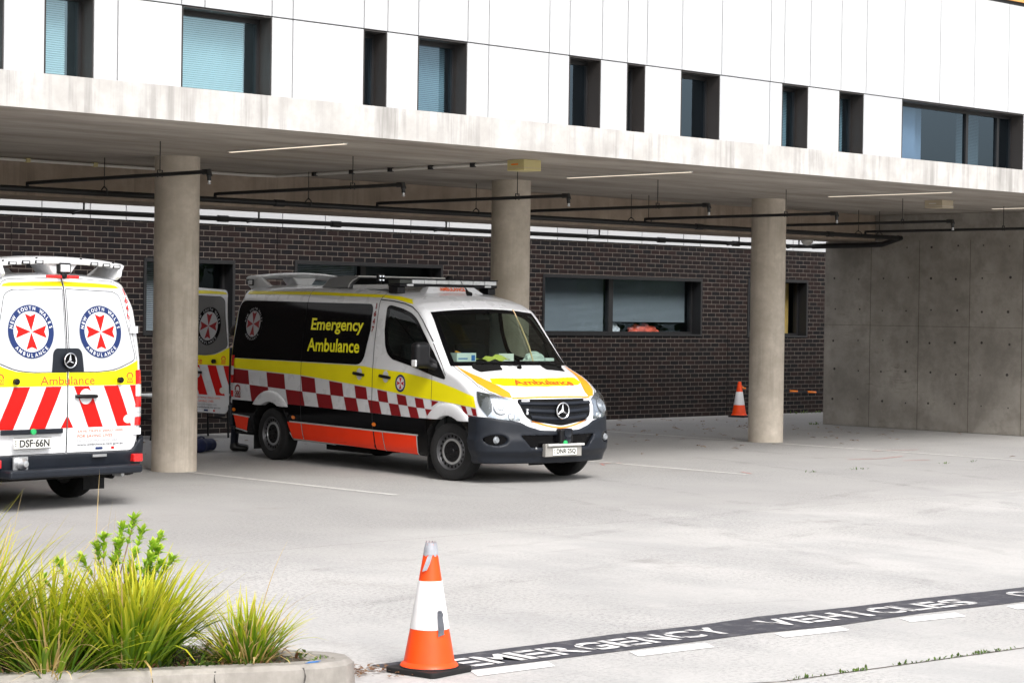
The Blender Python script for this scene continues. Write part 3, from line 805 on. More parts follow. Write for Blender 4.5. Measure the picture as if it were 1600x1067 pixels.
bagshape((30.28, YB+.52, 1.645), (.18, .10, .20), 5, 'bag_white', 'crumpled white plastic bag on the sill inside the long window')
# ================================================================== AMBULANCES
# local frame: x forward from the front axle, y left, z up
PROF = [(-5.02, .30), (-5.06, .55), (-5.08, 1.1), (-5.07, 1.5), (-5.03, 1.9), (-4.985, 2.22), (-4.93, 2.335), (-4.80, 2.368), (-3.2, 2.365), (-1.9, 2.325), (-1.3, 2.288), (-.9, 2.225), (-.70, 2.17), (-.53, 2.08),
        (.20, 1.375), (.28, 1.335), (.50, 1.24), (.66, 1.155), (.78, 1.075), (.87, 1.00), (.925, .90), (.955, .80), (.965, .6), (.95, .4), (.90, .26), (.6, .24), (-1, .27), (-4, .30)]
WZ = ([.2, .4, .6, .9, 1.25, 1.6, 2.0, 2.2, 2.3, 2.5], [.93, .955, .975, .985, .98, .955, .90, .862, .835, .77])
def sstep(a, b, x):
    t = np.clip((x-a)/(b-a), 0, 1); return t*t*(3-2*t)
def f_shell(x, y, z):
    ay = np.abs(y)
    wf = sstep(-1.6, -.1, x); wr = sstep(-4.2, -5.0, x)
    bow = wf*((.235+.055*sstep(1.2, 1.4, z))*ay**2+.75*np.maximum(ay-.72, 0)**2+1.6*sstep(.2, .7, x)*np.maximum(ay-.80, 0)**2) - wr*(.035*ay**2+1.6*np.maximum(ay-.84, 0)**2)
    crown = .055*(ay/.8)**2*sstep(1.9, 2.2, z)
    p = sd_poly(x+bow, z+crown, PROF)
    W = np.interp(z, *WZ)-.05*sstep(.3, .95, x)*sstep(.7, 1.1, z)
    k = .06+.09*sstep(2.0, 2.2, z)
    return smax(p, ay-W, k)
AXF, AXR, WHZ, WHR = .02, -3.97, .352, .352
def f_body(x, y, z):
    d = f_shell(x, y, z)
    for ax in (AXF, AXR):
        r = np.sqrt((x-ax)**2+(z-WHZ)**2)
        d = np.maximum(d, -np.maximum(r-.435, .50-np.abs(y)))
    return d
def f_arch(ax):
    def f(x, y, z):
        r = np.sqrt((x-ax)**2+(z-WHZ)**2)
        prof = .028*np.sqrt(np.clip(1-((r-.49)/.095)**2, 0, 1))
        d = f_shell(x, y, z)-.004-prof
        d = np.maximum(d, -(f_shell(x, y, z)+.06))
        return np.maximum(np.maximum(d, np.maximum(r-.582, .428-r)), np.maximum(.728-z, .6-np.abs(y)))
    return f
vP, vF = sdf_mesh(f_body, (-5.2, -1.06, .18), (1.08, 1.06, 2.46), .028)
bvh = BVHTree.FromPolygons([tuple(p) for p in vP], [tuple(q) for q in vF.tolist()])
# --- surface patches: flat shapes wrapped onto the body
def ray_of(mode):
    if mode == 'R': return lambda u, v: ((u, -3, v), (0, 1, 0))
    if mode == 'L': return lambda u, v: ((u, 3, v), (0, -1, 0))
    if mode == 'B': return lambda u, v: ((-8, u, v), (1, 0, 0))
    if mode == 'T': return lambda u, v: ((u, v, 4), (0, 0, -1))
    if mode == 'F': return lambda u, v: ((4, u, v), (-1, 0, 0))
    if mode == 'W': return lambda u, v: ((2.2+0*u, u, v+1.8), (-.66, 0, -.75))
    if mode == 'C':   # cylindrical about a vertical axis at x=.1 : u = angle in degrees from +x
        return lambda u, v: ((.1+3*math.cos(R(u)), 3*math.sin(R(u)), v), (-math.cos(R(u)), -math.sin(R(u)), 0))
    if mode == 'K':   # rear right corner
        return lambda u, v: ((-4.75-3*math.cos(R(u)), -.70-3*math.sin(R(u)), v), (math.cos(R(u)), math.sin(R(u)), 0))
    if mode == 'KL':
        return lambda u, v: ((-4.75-3*math.cos(R(u)), .70+3*math.sin(R(u)), v), (math.cos(R(u)), -math.sin(R(u)), 0))
def patch_geo(geo, mode, off=.003, res=(.12, .05), inner=False):
    """geo = (verts2d, faces) or outline list; returns MB with verts on the body surface"""
    bm = bmesh.new()
    if isinstance(geo, tuple): V2, F2 = geo
    else: V2, F2 = geo, [tuple(range(len(geo)))]
    vs = [bm.verts.new((a, b, 0)) for a, b in V2]
    for q in F2:
        try: bm.faces.new([vs[i] for i in q])
        except ValueError: pass
    if not isinstance(geo, tuple) and len(geo) > 4: bmesh.ops.triangulate(bm, faces=bm.faces[:], ngon_method='BEAUTY')
    xs = [p[0] for p in V2]; ys = [p[1] for p in V2]
    for ax_, lo, hi, st in ((0, min(xs), max(xs), res[0]), (1, min(ys), max(ys), res[1])):
        k = math.floor(lo/st)+1
        while k*st < hi-1e-6:
            co = [0, 0, 0]; no = [0, 0, 0]; co[ax_] = k*st; no[ax_] = 1
            bmesh.ops.bisect_plane(bm, geom=bm.verts[:]+bm.edges[:]+bm.faces[:], dist=1e-6, plane_co=co, plane_no=no); k += 1
    rf = ray_of(mode); hit = {}
    bm.verts.index_update(); bm.verts.ensure_lookup_table()
    for v in bm.verts:
        o, d = rf(v.co.x, v.co.y)
        loc, nrm, i, dist = bvh.ray_cast(Vector(o), Vector(d))
        if loc is None or dist > (3.0 if mode in 'RL' else 99): hit[v.index] = None; continue
        hit[v.index] = (loc+nrm*off, nrm)
    P = []; idx = {}
    fs = []
    for fc in bm.faces:
        ids = [v.index for v in fc.verts]
        if any(hit[i] is None for i in ids): continue
        pts = [hit[i][0] for i in ids]
        if mode in ('R', 'L') and min(abs(p.y) for p in pts) < .62: continue
        for i in ids:
            if i not in idx: idx[i] = len(P); P.append(hit[i][0])
        t = [idx[i] for i in ids]
        n = (P[t[1]]-P[t[0]]).cross(P[t[2]]-P[t[0]])
        if n.dot(hit[ids[0]][1]) < 0: t.reverse()
        fs.append(tuple(t))
    bm.free()
    mb = MB(); mb.add(P, fs); return mb
def patch(name, geos, mode, mat, parent, off=.003, res=(.12, .05), smooth=True):
    mb = MB()
    for gq in (geos if isinstance(geos, list) and geos and isinstance(geos[0], (list,)) or (isinstance(geos, list) and geos and isinstance(geos[0], tuple) and isinstance(geos[0][0], list)) else [geos]):
        m2 = patch_geo(gq, mode, off, res); mb.add(m2.v, m2.f)
    o = obj(name, mb, mat, parent, smooth=smooth, fix=False); return o
def strip(pts, wdt, closed=False):
    """polyline -> quads (verts2d, faces)"""
    P = [Vector(p) for p in pts]; n = len(P); V = []; F = []
    for i, p in enumerate(P):
        a = P[i-1] if (i > 0 or closed) else p; b = P[(i+1) % n] if (i < n-1 or closed) else p
        t = (b-a).normalized(); nn = Vector((-t.y, t.x))*wdt/2
        V += [tuple(p+nn), tuple(p-nn)]
    m = n if closed else n-1
    for i in range(m):
        j = (i+1) % n; F.append((2*i, 2*i+1, 2*j+1, 2*j))
    return V, F
def rnd_poly(pts, rad, n=6):
    """round the corners of a polygon; rad scalar or list"""
    out = []; N = len(pts)
    for i, p in enumerate(pts):
        r = rad[i] if isinstance(rad, (list, tuple)) else rad
        p = Vector(p); a = Vector(pts[i-1]); b = Vector(pts[(i+1) % N])
        if r <= 1e-6: out.append(tuple(p)); continue
        da = (a-p); db = (b-p); la, lb = da.length, db.length
        da.normalize(); db.normalize(); r2 = min(r, la*.48, lb*.48)
        s0 = p+da*r2; s1 = p+db*r2
        for k in range(n+1):
            t = k/n; out.append(tuple(s0*(1-t)**2+p*2*t*(1-t)+s1*t*t))
    return out
def disc(cx, cy, r, n=28, sx=1.):
    return [(cx+sx*r*math.cos(2*math.pi*k/n), cy+r*math.sin(2*math.pi*k/n)) for k in range(n)]
def ring(cx, cy, r0, r1, n=40, sx=1., a0=0, a1=360):
    V = []; F = []
    full = a1-a0 >= 359.9
    m = n if full else n+1
    for k in range(m):
        th = R(a0+(a1-a0)*k/n)
        V += [(cx+sx*r1*math.cos(th), cy+r1*math.sin(th)), (cx+sx*r0*math.cos(th), cy+r0*math.sin(th))]
    for k in range(n):
        j = (k+1) % m; F.append((2*k, 2*k+1, 2*j+1, 2*j))
    return V, F
def shift(geo, dx, dy, flip=False):
    v, f = geo; s = -1 if flip else 1
    return [(s*x+dx, y+dy) for x, y in v], f
def arc_text(s, cx, cy, rad, size, a_mid, step, flip=False, bottom=False, sx=1.):
    V = []; F = []
    n = len(s)
    for i, ch in enumerate(s):
        if ch == ' ': continue
        th = a_mid+((n-1)/2-i)*step if not bottom else a_mid-((n-1)/2-i)*step
        v, f = text_geo(ch, size, .02*size, .95)
        xs = [p[0] for p in v]; mx = (min(xs)+max(xs))/2
        rot_ = R(th-90) if not bottom else R(th+90)
        c, s_ = math.cos(rot_), math.sin(rot_)
        ox, oy = rad*math.cos(R(th)), rad*math.sin(R(th))
        o = len(V)
        for x, y in v:
            x -= mx; y -= size*.06
            qx, qy = ox+x*c-y*s_, oy+x*s_+y*c
            V.append(((-qx if flip else qx)*sx+cx, qy+cy))
        F += [tuple(k+o for k in q) for q in f]
    return V, F
def cross8(cx, cy, r, flip=False):
    """eight-pointed cross: four arms that widen from the centre, each notched at its end"""
    out = []
    for k in range(4):
        a = math.pi/2*k
        def P(u, v): return (cx+u*math.cos(a)-v*math.sin(a), cy+u*math.sin(a)+v*math.cos(a))
        out.append([P(.03*r, 0), P(r, -.36*r), P(.86*r, 0), P(r, .36*r)])
    return out
def badge(parent, mode, cx, cy, r, flip, res=(.05, .05), small=False, dim=False):
    """round service badge: blue ring with white words, white field, red cross"""
    b = patch('badge', disc(cx, cy, r*.99, 40), mode, 'white_film' if not dim else 'letter_grey', parent, .0045+.004*dim, res)
    patch('badge_ring', [ring(cx, cy, r*.76, r, 48)], mode, 'navy' if not dim else 'black_paint', b, .0065+.004*dim, res)
    patch('badge_cross', cross8(cx, cy, r*.70), mode, 'bright_red' if not dim else 'check_red', b, .0065+.004*dim, res)
    if not small:
        tx = [arc_text('NEW SOUTH WALES', cx, cy, r*.885, r*.185, 90, 11.2, flip), arc_text('AMBULANCE', cx, cy, r*.885, r*.185, 270, 11.6, flip, True)]
        [patch('badge_words', [q], mode, 'white_film' if not dim else 'letter_grey', b, .008+.004*dim, (.2, .2), False) for q in tx]
    return b
def word(parent, s, mode, cx, cy, wid, hgt, mat, flip=False, bold=.02, off=.0055, name='lettering', slant=0.):
    g_ = shift(fit_text(s, wid, hgt, bold), 0, 0, flip)
    g_ = ([(x+cx+slant*y, y+cy) for x, y in g_[0]], g_[1])
    return patch(name, [g_], mode, mat, parent, off, (.15, .06), False)
def phone_mark(parent, mode, cx, cy, s, flip, mat='letter_red'):
    """telephone receiver over 000"""
    top_ = ring(cx, cy+.005*s/.1, s*.30, s*.46, 12, 1.05, 15, 165)
    l = [(cx-.50*s, cy+.02*s), (cx-.24*s, cy+.02*s), (cx-.27*s, cy+.17*s), (cx-.47*s, cy+.17*s)]
    r_ = [(2*cx-x, y) for x, y in reversed(l)]
    o = patch('phone_symbol', [top_, (l, [(0, 1, 2, 3)]), (r_, [(0, 1, 2, 3)])], mode, mat, parent, .0055, (.2, .2), False)
    word(o, '000', mode, cx, cy-.22*s, .92*s, .42*s, mat, flip, .02, .0055, 'digits')
    patch('caption', [(cx-.46*s, cy-.60*s), (cx+.46*s, cy-.60*s), (cx+.46*s, cy-.47*s), (cx-.46*s, cy-.47*s)], mode, mat, o, .0055, (.3, .3), False)
    return o

# --- outlines
DWIN = [(-1.39, 2.07), (-1.33, 2.085), (-1.06, 2.045), (-.86, 1.99), (-.735, 1.92), (-.33, 1.53), (-.05, 1.225), (-.32, 1.27), (-.80, 1.375), (-1.17, 1.44), (-1.27, 1.50), (-1.33, 1.60), (-1.38, 1.78)]
def wsc(u, v): return (u, v)
# windscreen in (y, z): projected along 'W' (roughly square to the glass)
def ws_outline(grow=0.):
    pts = []
    n = 14
    for k in range(n+1):          # top edge, left to right
        t = -1+2*k/n; pts.append(((.795+grow)*t, 2.062-.045*t*t+grow))
    for k in range(n+1):
        t = 1-2*k/n; pts.append(((.90+grow)*t, 1.383-.012*t*t-grow))
    return pts
def w_to_uv(y, z):
    return (y, z)
def in_poly(px, py, poly):
    px = np.asarray(px); py = np.asarray(py); c = np.zeros(px.shape, bool); n = len(poly)
    for i in range(n):
        x0, y0 = poly[i]; x1, y1 = poly[i-1]
        cond = ((y0 > py) != (y1 > py)) & (px < (x1-x0)*(py-y0)/((y1-y0) if abs(y1-y0) > 1e-9 else 1e-9)+x0)
        c ^= cond
    return c
def inset(poly, d):
    """move a polygon's points inwards by d"""
    P = [Vector(p) for p in poly]; n = len(P); out = []
    area = sum(P[i-1].x*P[i].y-P[i].x*P[i-1].y for i in range(n)); sg = 1 if area > 0 else -1
    for i in range(n):
        a = (P[i]-P[i-1]).normalized(); b = (P[(i+1) % n]-P[i]).normalized()
        na = Vector((-a.y, a.x))*sg; nb = Vector((-b.y, b.x))*sg
        m = na+nb
        if m.length < 1e-6: m = na
        m.normalize(); k = d/max(.35, m.dot(na)); out.append(tuple(P[i]+m*k))
    return out
DWIN_R = rnd_poly(DWIN, [.03, .03, .06, .05, .05, .02, .03, .03, .05, .03, .03, .03, .03], 4)
DWIN_IN = inset(DWIN_R, .035)
WS_OUT = ws_outline(); WS_IN = inset(WS_OUT, .05)
def find_front(yz, off=0.):
    """body point seen straight on the windscreen at lateral y and height z (march along x)"""
    return None
# windscreen rays: horizontal from the front gives (y, z) directly
# cut openings out of the body shell
cen = vP[vF].mean(axis=1)
d1 = vP[vF[:, 2]]-vP[vF[:, 0]]; d2 = vP[vF[:, 3]]-vP[vF[:, 1]]
nn = np.cross(d1, d2); nn /= np.maximum(np.linalg.norm(nn, axis=1, keepdims=True), 1e-9)
cut = in_poly(cen[:, 1], cen[:, 2], inset(WS_OUT, .028)) & (cen[:, 0] > -1.2) & (nn[:, 0] > .3)
cut |= in_poly(cen[:, 0], cen[:, 2], inset(DWIN_R, .008)) & (np.abs(cen[:, 1]) > .7) & (np.abs(nn[:, 1]) > .6)
rw = [np.sqrt((cen[:, 0]-a)**2+(cen[:, 2]-WHZ)**2) for a in (AXF, AXR)]
blackf = ((rw[0] < .45) | (rw[1] < .45)) & (np.abs(nn[:, 1]) < .75)
blackf |= ((rw[0] < .45) | (rw[1] < .45)) & (np.abs(cen[:, 1]) < .6)
blackf |= (nn[:, 2] < -.5) & (cen[:, 2] < .6)
keep = ~cut
lowf = (cen[:, 2] < .735) & (np.abs(nn[:, 1]) > .3)
lowf |= (cen[:, 2] < .60) & (cen[:, 0] > .36)
lowf |= (cen[:, 2] < .46)
lowf |= ((rw[0] < .47) | (rw[1] < .47)) & (cen[:, 2] < .74)
body_me = np_mesh('body', vP, vF[keep], ['white_paint', 'black_matte', 'black_paint'], True, np.where(blackf, 1, np.where(lowf, 2, 0))[keep])
arch_me = [np_mesh('wheel_arch', *sdf_mesh(f_arch(a), (a-.66, -1.1, .68), (a+.66, -.55, 1.02), .014), ['white_paint']) for a in (AXF, AXR)]
arch_meL = []
for a in (AXF, AXR):
    P, F = sdf_mesh(f_arch(a), (a-.66, .55, .68), (a+.66, 1.1, 1.02), .02); arch_meL.append(np_mesh('wheel_arch', P, F, ['white_paint']))
# front bumper
def f_bump(x, y, z):
    ay = np.abs(y)
    s_ = f_shell(x, y, z)
    zt = np.interp(ay, [0, .3, .46, .56, .66, .9, 1.0], [.625, .64, .685, .735, .755, .79, .80])
    bul = .020+.030*sstep(.62, .50, z)*sstep(.30, .40, z)
    d = smax(s_-bul, z-zt, .03)
    d = smax(d, .43-x, .02)
    d = np.maximum(d, -(s_+.10))
    d = smax(d, .225-z+.03*(x > 2), .03)
    # intake and fog pockets
    ink = np.maximum(np.maximum(ay-(.56-.9*np.maximum(.565-z, 0)), np.abs(z-.505)-.072), .86-x)
    d = smax(d, -np.maximum(ink, -s_-.075), .02)
    for sgn in (-1, 1):
        fr = np.sqrt(((y-sgn*.845)/.115)**2+((z-.525)/.062)**2)-1
        d = smax(d, -np.maximum(fr*.06, -s_-.02), .02)
    r = np.sqrt((x-AXF)**2+(z-WHZ)**2)
    d = np.maximum(d, .44-r)
    gr = np.abs(z-.385)-.008
    return np.maximum(d, -np.maximum(gr, .012-(.06-(s_+.0)))) if False else d
bump_me = np_mesh('front_bumper', *sdf_mesh(f_bump, (.36, -1.1, .16), (1.12, 1.1, .86), .016), ['bumper'])
def f_rbump(x, y, z):
    ay = np.abs(y); s_ = f_shell(x, y, z)
    zt = np.interp(ay, [0, .80, .86, .93, 1.0], [.555, .552, .60, .68, .70])
    d = smax(s_-.045, z-zt, .02); d = smax(d, x+4.95, .02); d = np.maximum(d, -(s_+.09)); d = smax(d, .40-z, .03)
    return d
rbump_me = np_mesh('rear_bumper', *sdf_mesh(f_rbump, (-5.25, -1.1, .34), (-4.5, 1.1, .76), .018), ['bumper'])
def f_mirror(x, y, z):
    d = sd_box(x, y, z, (-.30+.12*(0), -1.17, 1.50), (.075, .115, .155), .06)
    d = smax(d, -(x+.30+.085+.3*(y+1.17)*0)-.0, .02)
    arm = sd_cap(x, y, z, (-.28, -1.10, 1.385), (-.24, -.93, 1.335), .034, .038)
    arm2 = sd_cap(x, y, z, (-.275, -1.08, 1.47), (-.24, -.93, 1.385), .02, .026)
    return smin(smin(d, arm, .03), arm2, .03)
mir_me = np_mesh('mirror', *sdf_mesh(f_mirror, (-.5, -1.35, 1.2), (0, -.85, 1.72), .013), ['black_plastic'])
# ---- wheel (axis along y, outer side at -y)
def make_wheel(parent, x, y, rz, side):
    wh = bpy.data.objects.new('wheel', None); COL.objects.link(wh); wh.parent = parent; wh.location = (x, y, WHZ); wh.rotation_euler = (0, 0, rz)
    wh.empty_display_size = .1
    s = side    # +1: outer face at +y, -1: outer face at -y
    def ob(name, prof, mat, n=56):
        if ('wh', name, s) not in VC:
            mb = MB(); mb.lathe([(r, h*s) for r, h in prof], n, 'Y', closed=True); me = mb.mesh(name, mat, True); me.set_sharp_from_angle(angle=R(30)); VC[('wh', name, s)] = me
        return link(name, VC[('wh', name, s)], wh)
    ob('tyre', [(.222, .105), (.235, .112), (.27, .118), (.31, .116), (.337, .104), (.350, .075), (.352, .03), (.352, -.03), (.350, -.075), (.335, -.1), (.25, -.11), (.21, -.1), (.21, .05)], 'rubber', 72)
    rim = ob('rim', [(.001, .060), (.06, .062), (.118, .066), (.128, .082), (.14, .086), (.155, .082), (.165, .076), (.205, .070), (.216, .090), (.226, .110), (.222, .113), (.212, .09), (.208, .0), (.2, -.09), (.001, -.09)], 'rim_dark')
    ob('trim_ring', [(.127, .084), (.130, .092), (.142, .094), (.154, .090), (.157, .078), (.13, .075)], 'steel')
    ob('wheel_centre', [(.001, .098), (.035, .098), (.04, .090), (.10, .086), (.126, .0865), (.127, .080), (.001, .080)], 'black_plastic')
    if ('wh', 'holes', s) not in VC:
        mb = MB()
        for k in range(20):
            th = 2*math.pi*k/20
            mb.lathe([(.0155, .0815*s), (.001, .0805*s)], 14, 'Y', (.186*math.cos(th), 0, .186*math.sin(th)))
        VC[('wh', 'holes', s)] = mb.mesh('vent_holes', 'black_matte', fix=False)
        for p in VC[('wh', 'holes', s)].polygons: pass
    o = link('vent_holes', VC[('wh', 'holes', s)], rim)
    if ('wh', 'bolts', s) not in VC:
        mb = MB()
        for k in range(6):
            th = 2*math.pi*k/6+.3
            mb.lathe([(.013, .084*s), (.013, .1*s), (.008, .106*s), (.001, .107*s)], 8, 'Y', (.078*math.cos(th), 0, .078*math.sin(th)))
        VC[('wh', 'bolts', s)] = mb.mesh('wheel_bolts', 'black_matte', True)
    link('wheel_bolts', VC[('wh', 'bolts', s)], rim)
    return wh
VC = {}

def star_emblem(parent, at, r, ax, mat='chrome', backing='black_paint'):
    """three-pointed star in a ring; at = centre, ax = outward unit axis ('x+','x-')"""
    sg = 1 if ax == 'x+' else -1
    d = MB(); d.lathe([(.001, 0), (r*1.05, 0), (r*1.05, .006*sg), (.001, .010*sg)], 40, 'X', at); o = obj('emblem', d, backing, parent, smooth=True)
    t = MB()
    pts = [(at[0]+.014*sg, at[1]+r*.95*math.cos(a), at[2]+r*.95*math.sin(a)) for a in np.linspace(0, 2*math.pi, 41)]
    t.tube(pts, r*.085, 8, False)
    for k in range(3):
        a = math.pi/2+2*math.pi*k/3
        e = (math.cos(a), math.sin(a)); n_ = (-math.sin(a), math.cos(a))
        tip = (at[0]+.014*sg, at[1]+e[0]*r*.93, at[2]+e[1]*r*.93); c = (at[0]+.026*sg, at[1], at[2])
        b = r*.17
        m1 = (at[0]+.010*sg, at[1]+n_[0]*b+e[0]*b*.55, at[2]+n_[1]*b+e[1]*b*.55); m2 = (at[0]+.010*sg, at[1]-n_[0]*b+e[0]*b*.55, at[2]-n_[1]*b+e[1]*b*.55)
        t.add([c, m1, tip, m2], [(0, 1, 2), (0, 2, 3), (1, 3, 2)] if sg < 0 else [(0, 2, 1), (0, 3, 2), (1, 2, 3)])
    obj('star', t, mat, o, smooth=True)
    return o
def plate(parent, at, wid, hgt, text, face, facing):
    """number plate standing square to x; facing +1 front, -1 rear"""
    b = MB(); x = at[0]; b.box((x-.004, at[1]-wid/2, at[2]-hgt/2), (x+.004, at[1]+wid/2, at[2]+hgt/2))
    o = obj('number_plate', b, 'plate', parent, bevel=.004)
    v, f = fit_text(text, wid*.80, hgt*.66, .028)
    m = MB(); m.add([(x+facing*.0055, at[1]+facing*(p[0]+wid*.05), at[2]+p[1]) for p in v], f)
    # small state letters: three dots stacked at the left
    for k in (-1, 0, 1):
        m.box((x+facing*.0045, at[1]+facing*(-wid*.45)-.006, at[2]+k*hgt*.2-.006), (x+facing*.0055, at[1]+facing*(-wid*.45)+.006, at[2]+k*hgt*.2+.006))
    obj('plate_characters', m, 'letter_dark', o, fix=False)
    bd = MB()
    for (y0, z0, y1, z1) in ((-wid/2, hgt/2-.006, wid/2, hgt/2), (-wid/2, -hgt/2, wid/2, -hgt/2+.006)):
        bd.box((x+facing*.0042, at[1]+y0, at[2]+z0), (x+facing*.0052, at[1]+y1, at[2]+z1))
    obj('plate_rim', bd, 'letter_dark', o)
    return o

CHK_R = [-5.02, -4.54, -4.07, -3.63, -3.22, -2.89, -2.55, -2.25, -1.97, -1.71, -1.465, -1.255, -1.045, -.85, -.665, -.49, -.31]
def zy_top(x): return np.interp(x, [-5.03, -1.8, -1.58, -.87, -.31, .10, .48, .6], [1.345, 1.325, 1.305, 1.27, 1.20, 1.125, 1.035, 1.0])
def zy_bot(x): return np.interp(x, [-5.03, -3.22, -1.58, -.85, -.31, .10, .52, .7], [1.212, 1.165, 1.06, .995, .96, .935, .90, .885])
def z_mid(x): return np.interp(x, [-5.03, -3.2, -1.58, -.6, .4, .7], [1.01, .95, .90, .85, .81, .80])
def z_low(x): return np.interp(x, [-5.03, -3.2, -1.58, -.57, .4, .8], [.775, .765, .742, .72, .715, .715])

def build_ambulance(unit, plate_no, rear_open, label, group):
    root = thing('ambulance', label, 'ambulance', group=group)
    body = link('body', body_me, root)
    for sd, mode, flip in ((-1, 'R', False), (1, 'L', True)):
        P_ = lambda nm, geo, mat, off=.003, res=(.16, .05), par=root, sm=True: patch(nm, geo, mode, mat, par, off, res, sm)
        # black lower cladding
        xs = np.linspace(-5.02, -.42, 24)
        P_('lower_cladding', [(x, float(z_low(x))) for x in xs]+[(-.42, .26), (-5.0, .28)], 'black_paint', .0025, (.05, .05))
        xs = np.linspace(-5.03, .50, 30)
        P_('yellow_stripe', [(x, float(zy_top(x))) for x in xs]+[(.56, .895)]+[(x, float(zy_bot(x))) for x in xs[::-1]], 'yellow', .003, par=body)
        # checks
        red = []
        X = CHK_R+[-.13, .05, .22]
        sl = .045
        for i in range(len(CHK_R)-1):
            a, b = X[i], X[i+1]
            if i % 2 == 0:
                ta, tb = float(zy_bot(a))-.012, float(zy_bot(b))-.012
                red.append([(a, ta), (b, tb), (b+sl*.9, float(z_mid(b))), (a+(sl*.9 if i else 0), float(z_mid(a)))])
            else:
                a2, b2 = a+sl, b+sl
                red.append([(a2, float(z_mid(a2))), (b2, float(z_mid(b2))), (b2+sl*1.2, float(z_low(b2))), (a2+sl*1.2, float(z_low(a2)))])
        red.append([(-.31, .95), (-.17, .94), (-.31, .875)])
        red += [[(.27, .918), (.37, .905), (.41, .815), (.345, .82)], [(.47, .895), (.56, .885), (.585, .80), (.51, .805)],
                [(.41, .81), (.505, .80), (.54, .72), (.45, .72)], [(.585, .795), (.66, .785), (.63, .755), (.60, .745)]]
        P_('checker_band', red[:-4], 'check_red', .003, (.16, .05), body); P_('checker_band', red[-4:], 'check_red', .003, (.16, .05), body)
        # orange lower panels with silver edging
        for pg in ([[(-3.56, .535), (-3.225, .53), (-3.20, .315), (-3.45, .322)], [(-3.205, .53), (-1.57, .52), (-1.55, .288), (-3.18, .314)], [(-1.545, .52), (-1.37, .518), (-1.34, .283), (-1.525, .287)], [(-1.35, .518), (-.635, .505), (-.64, .278), (-1.32, .283)], [(-4.92, .565), (-4.53, .545), (-4.60, .365), (-4.87, .395)]]): P_('orange_panel', pg, 'neon_red', .006, (.3, .06))
        P_('silver_edging', [strip([(-3.60, .543), (-.60, .513)], .018), strip([(-3.47, .312), (-.62, .268)], .022), strip([(-3.58, .54), (-3.46, .312)], .012), strip([(-.628, .515), (-.632, .27)], .018), strip([(-3.215, .535), (-3.19, .312)], .012), strip([(-1.36, .52), (-1.33, .28)], .010), strip([(-4.95, .575), (-4.50, .552)], .018), strip([(-4.88, .385), (-4.59, .352)], .016)], 'silver_trim', .0085, (.5, .1))
        # long side glass
        gl_ = rnd_poly([(-4.915, 2.14), (-1.70, 2.11), (-1.70, 1.75), (-1.80, 1.338), (-4.985, 1.35), (-4.93, 1.8)], [.16, .10, .05, .16, .05, 0], 6)
        P_('side_window', gl_, 'black_paint', .006, (.18, .04))
        P_('window_seam', [strip([(-3.225, 2.13), (-3.225, 1.35)], .012)], 'black_matte', .0075, (.2, .05))
        P_('window_lettering', [shift(fit_text('Emergency', 1.20, .205, .022), -2.46, 1.815, flip), shift(fit_text('Ambulance', 1.20, .175, .022), -2.50, 1.57, flip)], 'letter_yellow', .009, (.3, .05), sm=False)
        badge(root, mode, -4.50, 1.82, .235, flip, (.06, .05), dim=True)
        # roof edge stripe
        P_('roof_stripe', [[(-4.99, 2.272), (-3.235, 2.262), (-3.235, 2.222), (-5.0, 2.226)], [(-3.222, 2.262), (-1.585, 2.228), (-1.585, 2.192), (-3.222, 2.222)], [(-1.57, 2.228), (-1.25, 2.207), (-1.0, 2.168), (-.90, 2.115), (-1.0, 2.128), (-1.25, 2.168), (-1.57, 2.192)]], 'yellow', .004, (.12, .02), body)
        if rear_open: P_('rear_edge_stripe', [(-5.0, 2.21), (-4.965, 2.21), (-5.005, 1.37), (-5.04, 1.37)], 'yellow', .004, (.1, .06), body)
        # panel gaps
        P_('door_gap', [strip([(-1.58, 2.255), (-1.575, 1.3), (-1.575, .75), (-1.555, .30)], .011), strip([(-3.225, 2.30), (-3.222, 1.34), (-3.22, .76), (-3.21, .30)], .008),
                        strip([(-1.57, 2.165), (-1.30, 2.148), (-1.05, 2.118), (-.87, 2.078), (-.73, 2.01), (-.62, 1.92), (-.45, 1.745), (-.37, 1.66)], .011),
                        strip([(-.315, 1.265), (-.315, 1.1), (-.32, .93)], .008), strip([(-.36, 1.64), (-.20, 1.45), (-.04, 1.26)], .008)], 'gap', .0045, (.2, .04))
        # 1647-style fleet number, one digit above the other
        for k, ch in enumerate(unit):
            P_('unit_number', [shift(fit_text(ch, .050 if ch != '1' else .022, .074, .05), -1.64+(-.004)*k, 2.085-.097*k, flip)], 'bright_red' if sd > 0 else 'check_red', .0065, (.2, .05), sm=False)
        # door handles
        for hx, hz in ((-1.285, 1.207), (-1.865, 1.222)):
            P_('handle_recess', disc(hx, hz, .075, 24, .85), 'white_paint', .0055, (.05, .05))
            hb = MB(); y0 = sd*.98
            hb.tube([(hx-.115, y0+sd*.012, hz+.012), (hx-.09, y0+sd*.032, hz+.008), (hx, y0+sd*.036, hz), (hx+.09, y0+sd*.032, hz-.008), (hx+.115, y0+sd*.012, hz-.012)], [.016, .02, .021, .02, .016], 10)
            obj('door_handle', hb, 'black_plastic', root, smooth=True)
        badge(root, mode, -.965, 1.135, .108, flip, (.06, .06), small=True)
        phone_mark(root, mode, -4.80, .905, .16, flip, 'check_red')
        # amber side markers
        for mx, mz in ((-4.90, .638), (-3.395, .60), (-1.53, .60)):
            P_('side_marker', disc(mx, mz, .024, 16, 1.9), 'amber', .010, (.1, .1))
        # cab door window: black border and glass
        DO = inset(DWIN_R, -.014); n_ = len(DO); V = DO+DWIN_IN; V2T = inset(DWIN_R, -.02)+inset(DWIN_R, .046)
